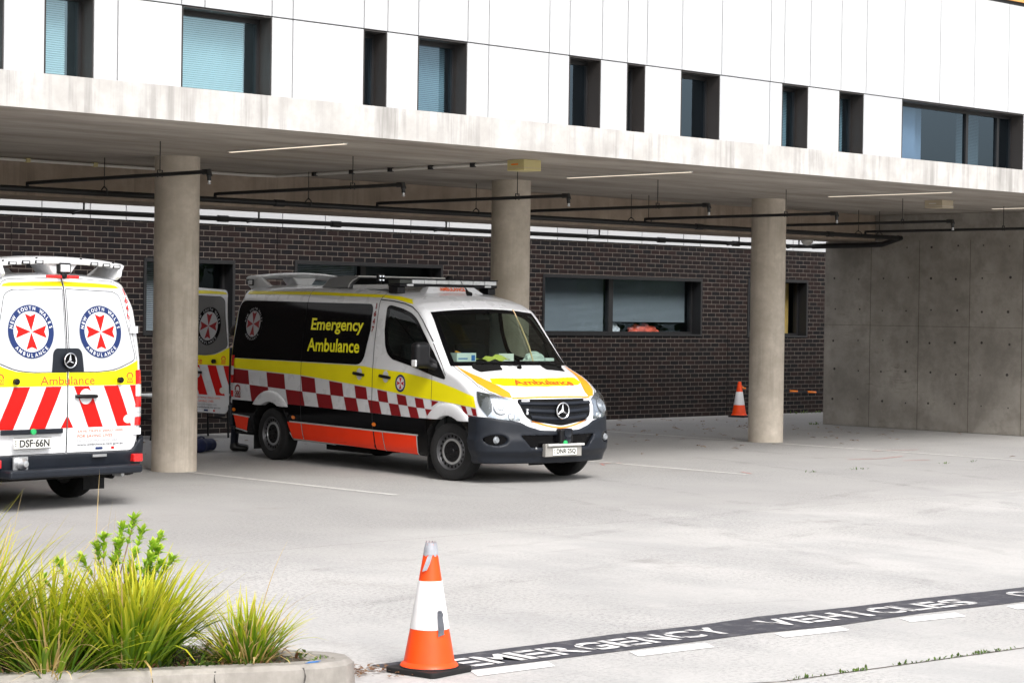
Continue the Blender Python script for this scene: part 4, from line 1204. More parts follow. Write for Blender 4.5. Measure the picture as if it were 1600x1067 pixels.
        P_('window_border', [(V, [(i, (i+1) % n_, n_+(i+1) % n_, n_+i) for i in range(n_)])], 'black_paint', .004, (.08, .04))
        P_('window_trim', [(V2T, [(i, (i+1) % n_, n_+(i+1) % n_, n_+i) for i in range(n_)])], 'black_matte', -.016, (.06, .04))
        P_('quarter_panel', [[(-.27, 1.475), (-.055, 1.225), (-.32, 1.27)], [(-.36, 1.56), (-.27, 1.475), (-.32, 1.27), (-.40, 1.285)]], 'black_plastic', .006, (.1, .05))
        P_('window_glass', [DWIN_IN], 'cab_glass', .002, (.1, .05))
        # mud flap, wheel arches
        link('wheel_arch', arch_me[0] if sd < 0 else arch_meL[0], root); link('wheel_arch', arch_me[1] if sd < 0 else arch_meL[1], root)
        mf = MB(); mf.box((-.46, sd*.66, .10), (-.445, sd*.93, .45)); obj('mud_flap', mf, 'rubber', root)
        mf = MB(); mf.box((-4.46, sd*.66, .12), (-4.445, sd*.93, .5)); obj('mud_flap', mf, 'rubber', root)
        # mirror
        mo = link('mirror', mir_me, root)
        if sd > 0: mo.scale = (1, -1, 1); mo.rotation_euler = (0, 0, R(62)); mo.location = Vector((-.24, .93, 0))-Matrix.Rotation(R(62), 3, 'Z') @ Vector((-.24, .93, 0))
        lb = MB(); lb.box((-.325, -1.265, 1.36), (-.235, -1.292, 1.445)); obj('mirror_indicator', lb, 'clear_lens', mo, bevel=.012)
        # tail lamp on the rear corner
        km = 'K' if sd < 0 else 'KL'
        for z0, z1, mt in ((.815, .90, 'red_lens'), (.905, .945, 'clear_lens'), (.95, 1.00, 'clear_lens'), (1.005, 1.11, 'red_lens'), (1.115, 1.235, 'clear_lens'), (1.24, 1.385, 'red_lens')):
            patch('tail_lamp', [(28, z0), (61, z0), (61, z1), (28, z1)], km, mt, root, .012, (6, .05))
        make_wheel(root, AXF, sd*.845, R(11), sd); make_wheel(root, AXR, sd*.845, 0, sd)
    # ---------------- front
    link('front_bumper', bump_me, root); link('rear_bumper', rbump_me, root)
    gp = rnd_poly([(-.565, 1.0), (.565, 1.0), (.50, .80), (.40, .745), (0, .688), (-.40, .745), (-.50, .80)], [.05, .05, .05, .04, .05, .04, .05], 5)
    gr = patch('grille', gp, 'F', 'black_matte', root, .006, (.06, .05))
    msh = MB()
    def fx(y, z):
        l_, n_, i_, d_ = bvh.ray_cast(Vector((4, y, z)), Vector((-1, 0, 0))); return l_.x
    for z0, w0, sag, th in ((.955, .545, .012, .022), (.875, .50, .020, .024), (.795, .43, .025, .024)):
        ys = np.linspace(-w0, w0, 25)
        pts = [(fx(y, z0-sag*(1-(y/w0)**2))+.016, y, z0-sag*(1-(y/w0)**2)) for y in ys]
        sl_ = MB()
        for a, b in zip(pts[:-1], pts[1:]):
            sl_.add([(a[0]+.004, a[1], a[2]-th), (b[0]+.004, b[1], b[2]-th), (b[0]+.018, b[1], b[2]-th*.2), (a[0]+.018, a[1], a[2]-th*.2), (a[0]-.008, a[1], a[2]+th), (b[0]-.008, b[1], b[2]+th)], [(0, 1, 2, 3), (3, 2, 5, 4), (0, 4, 5, 1)])
        obj('grille_slat', sl_, 'bumper', gr, smooth=False)
    for zr in ((.985, .972), (.918, .906), (.838, .826), (.76, .748)):
      gm = MB()
      for k in range(64):
        y = -.54+1.08*k/63
        for z in zr:
            zz = z-.02*(1-(y/.55)**2)
            if abs(y) > .56-.62*max(0, .95-zz): continue
            x = fx(y, zz); gm.box((x+.007, y-.005, zz-.004), (x+.010, y+.005, zz+.004))
      obj('grille_mesh', gm, 'bumper', gr)
    star_emblem(root, (fx(0, .868)+.045, 0, .868), .098, 'x+')
    gb = MB()
    for y, z, sy, sz in ((-.46, .985, .06, .011), (.49, .985, .045, .011), (-.475, .86, .013, .035)):
        x = fx(y, z)+.012; gb.box((x, y-sy, z-sz), (x+.016, y+sy, z+sz))
    obj('grille_light', gb, 'clear_lens', gr, bevel=.003)
    ys = np.linspace(-.60, .60, 17)
    patch('orange_trim', [strip([(y, 1.024-.012*(y/.6)**2) for y in ys], .016), strip([(y, .664+.085*(abs(y)/.42)**1.6) for y in np.linspace(-.42, .42, 15)], .018)], 'F', 'film_orange', body, .004, (.05, .03))
    # hood: outline gap, orange side wedges, yellow strip with the word
    for sd in (-1, 1):
        patch('orange_wedge', [(-.02, sd*.845), (.20, sd*.86), (.42, sd*.86), (.60, sd*.80), (.72, sd*.70), (.765, sd*.60), (.70, sd*.585), (.56, sd*.65), (.38, sd*.74), (.2, sd*.80)], 'T', 'film_orange', body, .004, (.05, .05))
        patch('cowl_vent', rnd_poly([(.115, sd*.30), (.045, sd*.66), (.12, sd*.70), (.235, sd*.66), (.26, sd*.34)], .02, 3), 'T', 'black_matte', root, .004, (.05, .05))
    patch('bonnet_stripe', [(.405, -.66), (.50, -.69), (.585, -.58), (.655, -.3), (.68, 0), (.655, .3), (.585, .58), (.50, .69), (.405, .66), (.49, .3), (.515, 0), (.49, -.3)], 'T', 'yellow', body, .004, (.04, .06))
    v, f = fit_text('Ambulance', .92, .115, .03)
    patch('bonnet_lettering', [([(.60-y-.19*(x*x), x+.03) for x, y in v], f)], 'T', 'letter_red', body, .010, (.05, .05), False)
    # gap between bonnet and wings
    for sd in (-1, 1):
        patch('bonnet_gap', [strip([(-.04, sd*.875), (.2, sd*.885), (.45, sd*.885), (.60, sd*.83), (.70, sd*.74)], .007)], 'T', 'gap', root, .0045, (.05, .05))
        # headlamp : bowl, dark corner, projector, clear cover (angles about a vertical axis)
        A = lambda L_: [((u if sd > 0 else -u), z) for u, z in L_]
        hp_ = A(rnd_poly([(41.5, .992), (52, 1.045), (66.5, 1.09), (65, 1.02), (62.5, .92), (57, .80), (46, .758), (35.5, .752), (37.5, .85)], [.6, 1, .3, 1, 1, 1, 1, .5, 1], 3))
        hl = patch('headlamp', hp_, 'C', 'lamp_bowl', root, .0055, (3, .03))
        patch('lamp_corner', A([(57.5, 1.055), (66, 1.085), (62, .92), (56.6, .80), (54, .86), (54.5, .95)]), 'C', 'lamp_dark', hl, .007, (4, .04))
        def cyl(u, z, dd=0.):
            o, d = ray_of('C')(u*sd, z); l_, n_, i_, q = bvh.ray_cast(Vector(o), Vector(d)); return l_+n_*dd, n_
        p0, n0 = cyl(49, .90)
        pj = MB(); pj.lathe([(.001, .022), (.025, .020), (.042, .010), (.046, .004), (.068, .004), (.074, .014), (.084, .016), (.092, .002)], 28, 'Z')
        q = Vector((0, 0, 1)).rotation_difference(n0).to_matrix().to_4x4(); q.translation = p0+n0*.006
        pj.v = [tuple(q @ Vector(p)) for p in pj.v]; obj('lamp_reflector', pj, 'lens_grey', hl, smooth=True)
        p1, n1 = cyl(42, .80)
        pj = MB(); pj.lathe([(.001, .008), (.03, .006), (.036, .012), (.042, .002)], 20, 'Z')
        q = Vector((0, 0, 1)).rotation_difference(n1).to_matrix().to_4x4(); q.translation = p1+n1*.006
        pj.v = [tuple(q @ Vector(p)) for p in pj.v]; obj('indicator_reflector', pj, 'chrome', hl, smooth=True)
        patch('lamp_cover', inset(hp_, .0) if 0 else hp_, 'C', 'lamp_glass', hl, .030, (4, .04))
        patch('lamp_rim', [strip(hp_, .012, True)] if 0 else [(hp_, [])], 'C', 'gap', hl, .006) if 0 else None
        # fog lamp
        fy, fz = sd*.845, .525
        l_, n_, i_, d_ = bvh.ray_cast(Vector((4, fy, fz)), Vector((-1, 0, 0)))
        fg = MB(); fg.lathe([(.001, .022), (.03, .02), (.042, .008), (.046, 0)], 24, 'X', (l_.x+.012, fy, fz)); obj('fog_lamp', fg, 'lens_grey', root, smooth=True)
    # plate, holder, camera unit
    xb = 1.02
    hd = MB(); hd.box((xb-.05, -.29, .325), (xb+.012, .27, .475)); obj('plate_holder', hd, 'holder_grey', root, bevel=.006)
    hd = MB(); hd.box((xb-.03, -.27, .452), (xb+.045, .29, .478)); obj('holder_lip', hd, 'silver_trim', root, bevel=.005)
    plate(root, (xb+.018, .0, .385), .37, .10, plate_no, None, 1)
    cm = MB(); cm.box((.93, -.075, .48), (1.045, .125, .655)); cu_ = obj('sensor_unit', cm, 'black_plastic', root, bevel=.02)
    cm = MB()
    for q in range(16): cm.lathe([(.052-.003*q, .001*q), (.050-.003*q, .001*q+.0005)], 22, 'X', (1.047, .035, .57)) if q < 1 else None
    cm.lathe([(.055, 0), (.052, .012), (.040, .006), (.001, .004)], 24, 'X', (1.046, .035, .60)); cm.lathe([(.04, 0), (.038, .012), (.028, .006), (.001, .004)], 24, 'X', (1.046, .04, .525)); obj('sensor_face', cm, 'bumper', cu_, smooth=True)
    cm = MB(); cm.lathe([(.032, 0), (.03, .016), (.001, .022)], 20, 'X', (xb+.02, .0, .487)); obj('indicator_light', cm, 'green_lens', root, smooth=True)
    cm = MB(); cm.lathe([(.014, 0), (.012, .012), (.001, .016)], 14, 'X', (xb-.012, -.42, .43)); obj('parking_sensor', cm, 'steel', root, smooth=True)
    # ---------------- windscreen: black border, glass, wipers
    n_ = len(WS_OUT); V = WS_OUT+WS_IN
    patch('screen_border', [(V, [(i, (i+1) % n_, n_+(i+1) % n_, n_+i) for i in range(n_)])], 'F', 'black_paint', root, .004, (.06, .03))
    patch('windscreen', [WS_IN], 'F', 'windscreen', root, .002, (.08, .05))
    for y0, y1 in ((-.10, -.62), (.62, .05)):
        def sx(y, z): return fx(y, z)
        wp = MB()
        zb = 1.375
        wp.tube([(sx(y0, 1.37)+.02, y0, 1.385), (sx((y0+y1)/2, 1.405)+.025, (y0+y1)/2, 1.42), (sx(y1, 1.40)+.02, y1, 1.415)], .009, 6)
        wp.tube([(sx(y0, 1.37)+.03, y0, 1.36), (sx(y0, 1.36)+.05, y0+.03, 1.37)], .022, 8)
        obj('wiper', wp, 'black_matte', root, smooth=True)
    # ---------------- rear
    if True:
        RB = lambda nm, geo, mat, off=.003, res=(.06, .06), par=root, sm=True: patch(nm, geo, 'B', mat, par, off, res, sm)
        for sd in (-1, 1):
            if rear_open and sd < 0: continue
            build_rear_door(root, sd, unit)
        if rear_open:
            RB('rear_opening', [(-.90, .58), (.0, .58), (0, 2.28), (-.72, 2.26), (-.80, 2.0), (-.88, 1.4)], 'black_matte', .005)
        br = MB(); br.tube([(-5.03, -.15, 2.325), (-5.03, .23, 2.325)], .018, 10); obj('brake_light', br, 'red_lens', root, smooth=True, bevel=0)
        br = MB(); br.lathe([(.03, 0), (.032, -.03), (.02, -.045), (.001, -.046)], 18, 'X', (-5.02, .03, 2.335)); obj('rear_camera', br, 'black_plastic', root, smooth=True)
        if not rear_open:
            for k, ch in enumerate(unit):
                patch('unit_number', [shift(fit_text(ch, 8. if ch != '1' else 4., .068, .02), 23-.8*k, 2.185-.082*k)], 'K', 'bright_red', root, .006, (8, .05), False)
        stp = MB(); stp.box((-5.28, -.80, .345), (-5.05, .80, .425)); obj('rear_step', stp, 'bumper', root, bevel=.02)
        stp = MB(); stp.box((-5.128, -.915, .445), (-5.06, -.80, .525)); stp.box((-5.128, .80, .445), (-5.06, .915, .525)); obj('reflector', stp, 'red_lens', root, bevel=.008)
        sk = MB(); sk.lathe([(.06, 0), (.062, -.05), (.045, -.07), (.03, -.1), (.001, -.105)], 20, 'X', (-5.12, .58, .485)); sk.box((-5.135, .50, .42), (-5.115, .67, .55)); obj('trailer_socket', sk, 'steel', root, smooth=True)
        nl = MB(); nl.box((-5.135, -.45, .515), (-5.12, -.28, .54)); obj('step_badge', nl, 'steel', root)
        for sd in (-1, 1):
            for hz in (1.80, .755):
                hg = MB()
                yo = (.885 if hz > 1 else .935); hg.box((-5.062, sd*(yo-.09), hz-.035), (-5.03, sd*yo, hz+.035))
                for q in (-.015, .015): hg.lathe([(.007, 0), (.006, -.004), (.001, -.005)], 8, 'X', (-5.0625, sd*(yo-.03), hz+q))
                if not (rear_open and sd < 0 and hz > 1): obj('door_hinge', hg, 'white_paint', root, bevel=.004)
        # underside: axle, tank
        ub = MB(); ub.tube([(AXR, -.7, WHZ), (AXR, .7, WHZ)], .055, 10); ub.tube([(AXR, 0, WHZ-.0), (AXR+.001, .16, WHZ)], .13, 14); ub.tube([(AXF, -.7, .27), (AXF, .7, .27)], .05, 8)
        ub.box((-4.9, -.75, .30), (.5, .75, .40)); ub.box((-2.9, -.78, .20), (-1.9, -.3, .32)); ub.tube([(-5.0, -.62, .31), (-4.6, -.60, .32), (-4.2, -.45, .32)], .04, 10)
        ub.lathe([(.352, -.09), (.352, .05)], 40, 'Y', (-1.35, .3, .5)) if 0 else None
        obj('chassis', ub, 'black_matte', root, smooth=False)
        ex = MB(); ex.tube([(-5.12, -.665, .325), (-4.9, -.62, .325)], .025, 12); obj('exhaust', ex, 'steel', root, smooth=True)
    # ---------------- roof equipment
    w_ = MB()
    def wing_sec(y):
        a = abs(y)/.80
        top_ = 2.545-.055*a*a; th = .075-.012*a; dx = .05*a*a
        return [(-5.00+dx, top_-th), (-5.015+dx, top_-.02), (-4.97+dx, top_), (-4.70-dx, top_+.012), (-4.60-dx, top_-.01), (-4.66-dx, top_-th*.7)]
    ys = np.linspace(-.77, .77, 29); V = []; F = []
    for y in ys: V += [(x, y, z) for x, z in wing_sec(y)]
    m_ = 6
    for i in range(len(ys)-1):
        for k in range(m_): F.append((i*m_+k, i*m_+(k+1) % m_, (i+1)*m_+(k+1) % m_, (i+1)*m_+k))
    F += [tuple(range(m_)), tuple(range(len(V)-m_, len(V)))]
    w_.add(V, F)
    wing = obj('roof_wing', w_, 'white_paint', root, smooth=True, bevel=.008)
    for sd in (-1, 1):
        ft = MB()
        for (xa, xb_) in ((-5.0, -4.62),):
            P0 = [(-4.965, 2.475), (-4.60, 2.475), (-4.40, 2.36), (-4.52, 2.325), (-4.93, 2.325), (-4.985, 2.36)]
            ft.prism(P0, sd*.715, sd*.765, 'Y')
            ft.v = [(x, y-sd*.05*(2.49-z)/.16*0.9, z) for x, y, z in ft.v]
        obj('wing_foot', ft, 'white_paint', wing, bevel=.014)
        sl_ = MB(); sl_.box((-4.87, sd*.768, 2.365), (-4.76, sd*.790, 2.455)); so = obj('scene_light', sl_, 'black_plastic', wing, bevel=.012)
        sl_ = MB(); sl_.box((-4.853, sd*.789, 2.380), (-4.777, sd*.794, 2.44)); obj('light_lens', sl_, 'clear_lens', so, bevel=.006)
        sl_ = MB(); sl_.box((-4.94, sd*.768, 2.43), (-4.895, sd*.785, 2.455)); obj('marker_light', sl_, 'lamp_dark', wing, bevel=.005)
    cf = MB(); cf.prism([(-.20, 2.49), (.20, 2.49), (.10, 2.365), (-.10, 2.365)], -4.97, -4.66, 'X'); cfo = obj('wing_mount', cf, 'white_paint', wing, bevel=.02)
    rl = MB(); rl.box((-5.01, -.085, 2.372), (-4.96, .075, 2.492)); ro = obj('reversing_light', rl, 'black_plastic', wing, bevel=.02)
    rl = MB(); rl.box((-5.018, -.062, 2.395), (-5.009, .052, 2.468)); obj('light_lens', rl, 'clear_lens', ro, bevel=.012)
    for y in (-.67, -.53, -.37, .30, .45, .60, -.22+.9):
        if y > .65: continue
        zz = wing_sec(y)[0][1]; xx = wing_sec(y)[0][0]
        ld = MB(); ld.box((xx-.014, y-.048, zz+.002), (xx+.004, y+.048, zz+.040)); lo_ = obj('strobe_light', ld, 'black_plastic', wing, bevel=.004)
        ld = MB(); ld.box((xx-.017, y-.032, zz+.010), (xx-.0135, y+.036, zz+.032)); obj('light_lens', ld, 'clear_lens', lo_)
    bt = MB()
    for y in (-.62, -.20, .33, .7):
        zz = wing_sec(y)[1]; bt.lathe([(.016, .004), (.016, -.004), (.001, -.005)], 12, 'X', (zz[0]-.002+.012, y, zz[1]+.0))
    obj('wing_bolts', bt, 'black_matte', wing)
    # cooling pod: solid cheeks and roof round a dark open front
    pd = MB()
    prof_ = [(-3.20, 2.33), (-3.02, 2.45), (-2.90, 2.478), (-2.60, 2.492), (-2.40, 2.488), (-2.33, 2.47), (-2.375, 2.455), (-2.46, 2.43), (-2.53, 2.385), (-2.565, 2.33)]
    pd.prism(prof_, -.70, .70, 'Y'); pod = obj('cooling_pod', pd, 'grey_pod', root, bevel=.02)
    pe = MB()
    edge = [(-2.40, 2.490), (-2.325, 2.472), (-2.37, 2.457), (-2.455, 2.432), (-2.525, 2.387), (-2.56, 2.335)]
    for sd in (-1, 1): pe.tube([(x+.004, sd*.70, z) for x, z in edge], .008, 6)
    pe.tube([(-2.335, -.70, 2.483), (-2.335, .70, 2.483)], .010, 6); obj('pod_trim', pe, 'silver_trim', pod, smooth=True)
    pe = MB(); pe.add([(-2.345, -.66, 2.456), (-2.345, .66, 2.456), (-2.545, .66, 2.345), (-2.545, -.66, 2.345)], [(0, 1, 2, 3)]); obj('pod_intake', pe, 'black_matte', pod, fix=False)
    rp = MB(); rp.box((-2.52, -.66, 2.30), (-1.72, .66, 2.362)); obj('roof_plinth', rp, 'white_paint', root, bevel=.012)
    wing.location.z = -.02; pod.location.z = -.015
    # front light bar
    lbm = MB(); lbm.box((-1.56, -.78, 2.335), (-1.30, .78, 2.372)); bar = obj('light_bar', lbm, 'black_plastic', root, bevel=.014)
    for k in range(8):
        y0 = -.775+k*1.55/8; ln = MB(); ln.box((-1.555, y0+.004, 2.373), (-1.305, y0+1.55/8-.004, 2.425)); obj('bar_lens', ln, 'clear_lens' if k not in (0,) else 'lamp_dark', bar, bevel=.008)
    lb2 = MB(); lb2.box((-1.57, -.785, 2.426), (-1.29, .785, 2.438)); obj('bar_cap', lb2, 'black_plastic', bar, bevel=.004)
    for sd in (-1, 1):
        ln = MB(); ln.box((-1.30, sd*.62-.05, 2.343), (-1.292, sd*.62+.05, 2.366)); obj('bar_lamp', ln, 'clear_lens', bar)
        ft = MB(); ft.box((-1.54, sd*.72-.06, 2.25), (-1.34, sd*.72+.06, 2.334)); obj('bar_foot', ft, 'black_plastic', bar, bevel=.01)
    sg = MB(); sg.prism([(-.46, 2.255), (.46, 2.255), (.36, 2.338), (-.36, 2.338)], -1.36, -1.18, 'X')
    sg.v = [(x-(.07 if (z > 2.3 and x > -1.25) else 0), y, z) for x, y, z in sg.v]
    so = obj('sign_wedge', sg, 'white_paint', root, bevel=.006)
    v, f = fit_text('AMBULANCE', .40, .046, .03)
    sgm = MB(); sgm.add([(-1.170-.843*(y+.043)*1.0, x-.02, 2.311+y) for x, y in v], f); obj('sign_lettering', sgm, 'letter_red', so, fix=False)
    an = MB(); an.tube([(-.93, .05, 2.24), (-.99, .05, 2.275), (-1.02, .05, 2.33)], [.04, .022, .005], 10); an.tube([(-1.0, .05, 2.29), (-1.18, .03, 2.50)], .0035, 5); obj('antenna', an, 'black_plastic', root, smooth=True)
    an = MB(); an.lathe([(.055, 2.345), (.06, 2.40), (.05, 2.47), (.035, 2.49), (.001, 2.492)], 18, 'Z', (-1.78, .36, 0)); obj('satellite_dome', an, 'black_plastic', root, smooth=True)
    wl = MB(); wl.box((-1.99, -.655, 2.40), (-1.95, -.545, 2.502)); wl.tube([(-1.97, -.6, 2.355), (-1.97, -.6, 2.42)], .014, 8); wo = obj('work_lamp', wl, 'black_plastic', root, bevel=.016)
    wl = MB()
    for a in (-.024, .024):
        for b in (-.024, .024): wl.lathe([(.018, 0), (.016, .006), (.001, .003)], 12, 'X', (-1.948, -.6+a, 2.451+b))
    obj('lamp_leds', wl, 'chrome', wo, smooth=True)
    # ---------------- cab interior
    it = MB(); it.box((-1.62, -.86, .5), (-1.56, .86, 2.10)); it.box((-1.56, -.90, .5), (.3, .90, .62)); it.box((-1.56, -.72, 2.04), (-.8, .72, 2.05))
    for sd in (-1, 1): it.box((-1.5, sd*.88, .6), (-.15, sd*.915, 1.24))
    obj('cab_lining', it, 'cab_lining', root)
    ds = MB(); ds.prism([(.10, 1.31), (-.08, 1.412), (-.42, 1.412), (-.50, 1.25), (-.42, .9), (-.1, .62), (.25, .62), (.45, 1.0)], -.86, .86, 'Y'); obj('dashboard', ds, 'cab_lining', root, bevel=.02)
    for y in (-.42, .42):
        st = MB(); st.box((-1.35, y-.25, .85), (-.85, y+.25, .99)); st.prism([(-1.38, .98), (-1.22, .98), (-1.36, 1.62), (-1.46, 1.62)], y-.24, y+.24, 'Y'); st.prism([(-1.46, 1.66), (-1.36, 1.66), (-1.38, 1.86), (-1.46, 1.86)], y-.13, y+.13, 'Y'); st.box((-1.3, y-.2, .6), (-.9, y+.2, .86)); obj('seat', st, 'seat_cloth', root, bevel=.04)
    sw = MB(); c0 = Vector((-.58, -.42, 1.30)); ax1 = Vector((0, 1, 0)); ax2 = Vector((-.35, 0, .94)).normalized()*1
    sw.tube([c0+ax1*.20*math.cos(t)+ax2*.20*math.sin(t) for t in np.linspace(0, 2*math.pi, 33)], .016, 8, False)
    sw.tube([c0-ax1*.19, c0, c0+ax1*.19], .02, 6); sw.tube([c0, c0+Vector((.18, 0, -.1))], .04, 8); obj('steering_wheel', sw, 'black_plastic', root, smooth=True)
    im = MB(); im.box((-.60, -.13, 1.93), (-.57, .13, 2.01)); im.tube([(-.57, 0, 1.99), (-.52, 0, 2.05)], .015, 6); obj('interior_mirror', im, 'black_plastic', root, bevel=.015)
    return root

def build_rear_door(root, sd, unit, dark=False):  # dark: film and badge colours darkened to paint in the door's shade
    """one rear door: everything that swings with it is parented to it"""
    fl = sd
    m = lambda L_: [(y if sd < 0 else -y, z) for y, z in L_]
    RB = lambda nm, geo, mat, off=.003, res=(.06, .06), par=None, sm=True: patch(nm, geo, 'B', mat, par, off, res, sm)
    outer = m(rnd_poly([(-.004, 2.318), (-.66, 2.285), (-.735, 2.22), (-.83, 1.8), (-.895, 1.42), (-.895, .66), (-.84, .56), (-.004, .565)], [.01, .10, .10, .1, .1, .08, .06, .01], 5))
    d = RB('rear_door', outer, 'white_paint', .006, par=root)
    RB('door_outline', [strip(outer, .007, True)], 'gap', .0065, (.1, .06), par=d)
    RB('roof_stripe', [m([(-.012, 2.275), (-.35, 2.268), (-.62, 2.255), (-.68, 2.243), (-.715, 2.215), (-.40, 2.222), (-.012, 2.228)])], 'yellow', .009, par=d)
    win = m(rnd_poly([(-.02, 2.205), (-.62, 2.185), (-.70, 2.14), (-.80, 1.75), (-.865, 1.49), (-.60, 1.39), (-.40, 1.372), (-.02, 1.372)], [.01, .08, .08, .05, .06, .1, .05, .01], 5))
    RB('rear_window', win, 'window_film' if not dark else 'window_film_shaded', .010, par=d)
    RB('window_outline', [strip(win, .007, True)], 'letter_dark', .0105, (.1, .06), par=d)
    RB('yellow_stripe', [m([(-.012, 1.368), (-.40, 1.365), (-.60, 1.382), (-.75, 1.425), (-.892, 1.485), (-.895, 1.235), (-.012, 1.235)])], 'yellow', .009, par=d)
    # slanted stripes
    st = []
    sl = .185
    for a in (-.075, -.445, -.79):
        L_ = [(a, 1.23), (a-.185, 1.23), (a-.185-sl, .815), (a-sl, .815)]
        if a < -.7: L_ = [(-.785, 1.23), (-.893, 1.23), (-.893, .96)]
        st.append(m(L_))
    st.append(m([(-.008, .93), (-.075, .815), (-.008, .815)]))
    RB('chevron_stripes', st, 'bright_red', .009, par=d)
    # badge
    bgy = -.42*(1 if sd < 0 else -1)
    b = patch('badge', disc(bgy, 1.775, .26, 40), 'B', 'white_film' if not dark else 'letter_grey', d, .0125, (.06, .06))
    patch('badge_ring', [ring(bgy, 1.775, .202, .264, 56)], 'B', 'navy' if not dark else 'black_paint', b, .0145, (.06, .06))
    patch('badge_cross', cross8(bgy, 1.775, .178), 'B', 'bright_red' if not dark else 'check_red', b, .0145, (.06, .06))
    [patch('badge_words', [q], 'B', 'white_film' if not dark else 'letter_grey', b, .0165, (.2, .2), False) for q in (arc_text('NEW SOUTH WALES', bgy, 1.775, .233, .050, 90, 11.2, True), arc_text('AMBULANCE', bgy, 1.775, .233, .050, 270, 11.6, True, True))]
    # word across both doors
    v, f = fit_text('Ambulance', .66, .088, .012)
    v2 = [(-x+.0, y+1.29) for x, y in v]
    keep_f = [q for q in f if (sum(v2[i][0] for i in q)/len(q) < 0) == (sd < 0)]
    patch('door_lettering', [(v2, keep_f)], 'B', 'letter_red', d, .0115, (.2, .06), False)
    sn = MB(); x0 = -5.095; sn.lathe([(.03, .0), (.032, -.035), (.024, -.045), (.001, -.046)], 18, 'X', (x0, .63*sd, 1.287)); obj('parking_sensor', sn, 'black_plastic', d, smooth=True)
    phone_mark2(d, .785*sd)
    # centre badge panel halves
    bp_ = m(rnd_poly([(-.003, 1.61), (-.14, 1.61), (-.175, 1.57), (-.195, 1.375), (-.003, 1.375)], [0, .05, .05, .01, 0], 5))
    RB('emblem_panel', bp_, 'bumper', .014, par=d)
    if sd < 0:
        hr = patch('handle_recess', disc(-.22, 1.125, .078, 26), 'B', 'white_paint', d, .011, (.06, .06))
        hb = MB(); hb.tube([(-5.10, -.08, 1.13), (-5.125, -.12, 1.13), (-5.13, -.22, 1.128), (-5.125, -.31, 1.126), (-5.10, -.345, 1.126)], [.017, .02, .021, .02, .017], 10); obj('door_handle', hb, 'black_plastic', d, smooth=True)
        T = [('SAVE TRIPLE ZERO (000)', .58, .030, .772, 'letter_red'), ('FOR SAVING LIVES', .44, .030, .727, 'letter_red'), ('For more information visit', .51, .034, .683, 'letter_grey'), ('www.ambulance.nsw.gov.au', .585, .034, .638, 'letter_dark')]
        for s_, wd_, hg_, z_, mt in T:
            v, f = fit_text(s_, wd_, hg_, .004); patch('door_lettering', [([(-x-.13-wd_/2, y+z_) for x, y in v], f)], 'B', mt, d, .0095, (.2, .06), False)
        RB('social_icons', [m([(-.36, .585), (-.45, .585), (-.45, .61), (-.36, .61)])], 'navy', .0095, par=d); RB('social_icons', [m([(-.56, .585), (-.60, .585), (-.60, .61), (-.56, .61)])], 'bright_red', .0095, par=d)
        RB('round_sticker', disc(-.77, .885, .045, 20, 1.4), 'plate', .0105, par=d)
    else:
        br = MB(); br.box((-5.115, .07, .765), (-5.09, .80, .815)); bo = obj('grab_bar', br, 'bumper', d, bevel=.008)
        br = MB(); br.lathe([(.032, 0), (.03, -.012), (.001, -.015)], 18, 'X', (-5.116, .43, .792)); obj('lock_light', br, 'green_lens', bo, smooth=True)
    return d
def phone_mark2(d, cy):
    s = .10; cz = 1.315
    top_ = ring(cy, cz+.004, s*.30, s*.46, 12, 1.05, 15, 165)
    l = [(cy-.50*s, cz+.02*s), (cy-.24*s, cz+.02*s), (cy-.27*s, cz+.17*s), (cy-.47*s, cz+.17*s)]; r_ = [(2*cy-x, y) for x, y in l]
    o = patch('phone_symbol', [top_, (l, [(0, 1, 2, 3)]), (r_, [(0, 1, 2, 3)])], 'B', 'letter_red', d, .0115, (.2, .2), False)
    v, f = fit_text('000', .09, .042, .02); patch('digits', [([(-x+cy, y+cz-.022) for x, y in v], f)], 'B', 'letter_red', o, .0115, (.2, .2), False)
    patch('caption', [(cy-.046, cz-.06), (cy+.046, cz-.06), (cy+.046, cz-.048), (cy-.046, cz-.048)], 'B', 'letter_red', o, .0115, (.3, .3), False)
v2 = build_ambulance('1647', 'DNR·25Q', True, 'white ambulance numbered 1647 with a checked side facing forward between the columns', 'ambulances parked in the bays')
def place_van(r, ox, oy, ang): r.location = (ox, oy, 0); r.rotation_euler = (0, 0, ang)
ph = R(5); place_van(v2, 17.41+.84*math.cos(ph), 19.26-.84*math.sin(ph), math.atan2(-math.cos(ph), -math.sin(ph)))
# the open rear door of 1647, swung out past square
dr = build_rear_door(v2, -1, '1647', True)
hinge = Vector((-5.03, -.94, 0))
dr.matrix_parent_inverse = Matrix.Identity(4)
dr.matrix_basis = Matrix.Translation(hinge) @ Matrix.Rotation(R(97), 4, 'Z') @ Matrix.Translation(-hinge)
hz = plate(v2, (-5.128, .445, .68), .44, .115, 'DNR·25Q', None, -1)
v1 = build_ambulance('1646', 'DSF·66N', False, 'white ambulance numbered 1646 seen from behind with red chevrons at the left edge', 'ambulances parked in the bays')
plate(v1, (-5.128, .445, .68), .44, .115, 'DSF·66N', None, -1)
star_emblem(v1, (-5.112, 0, 1.49), .075, 'x-')
p4_ = R(4); Fx, Fy = -math.sin(p4_), math.cos(p4_)
place_van(v1, 11.64+5.07*Fx, 18.7+5.07*Fy, math.atan2(Fy, Fx))
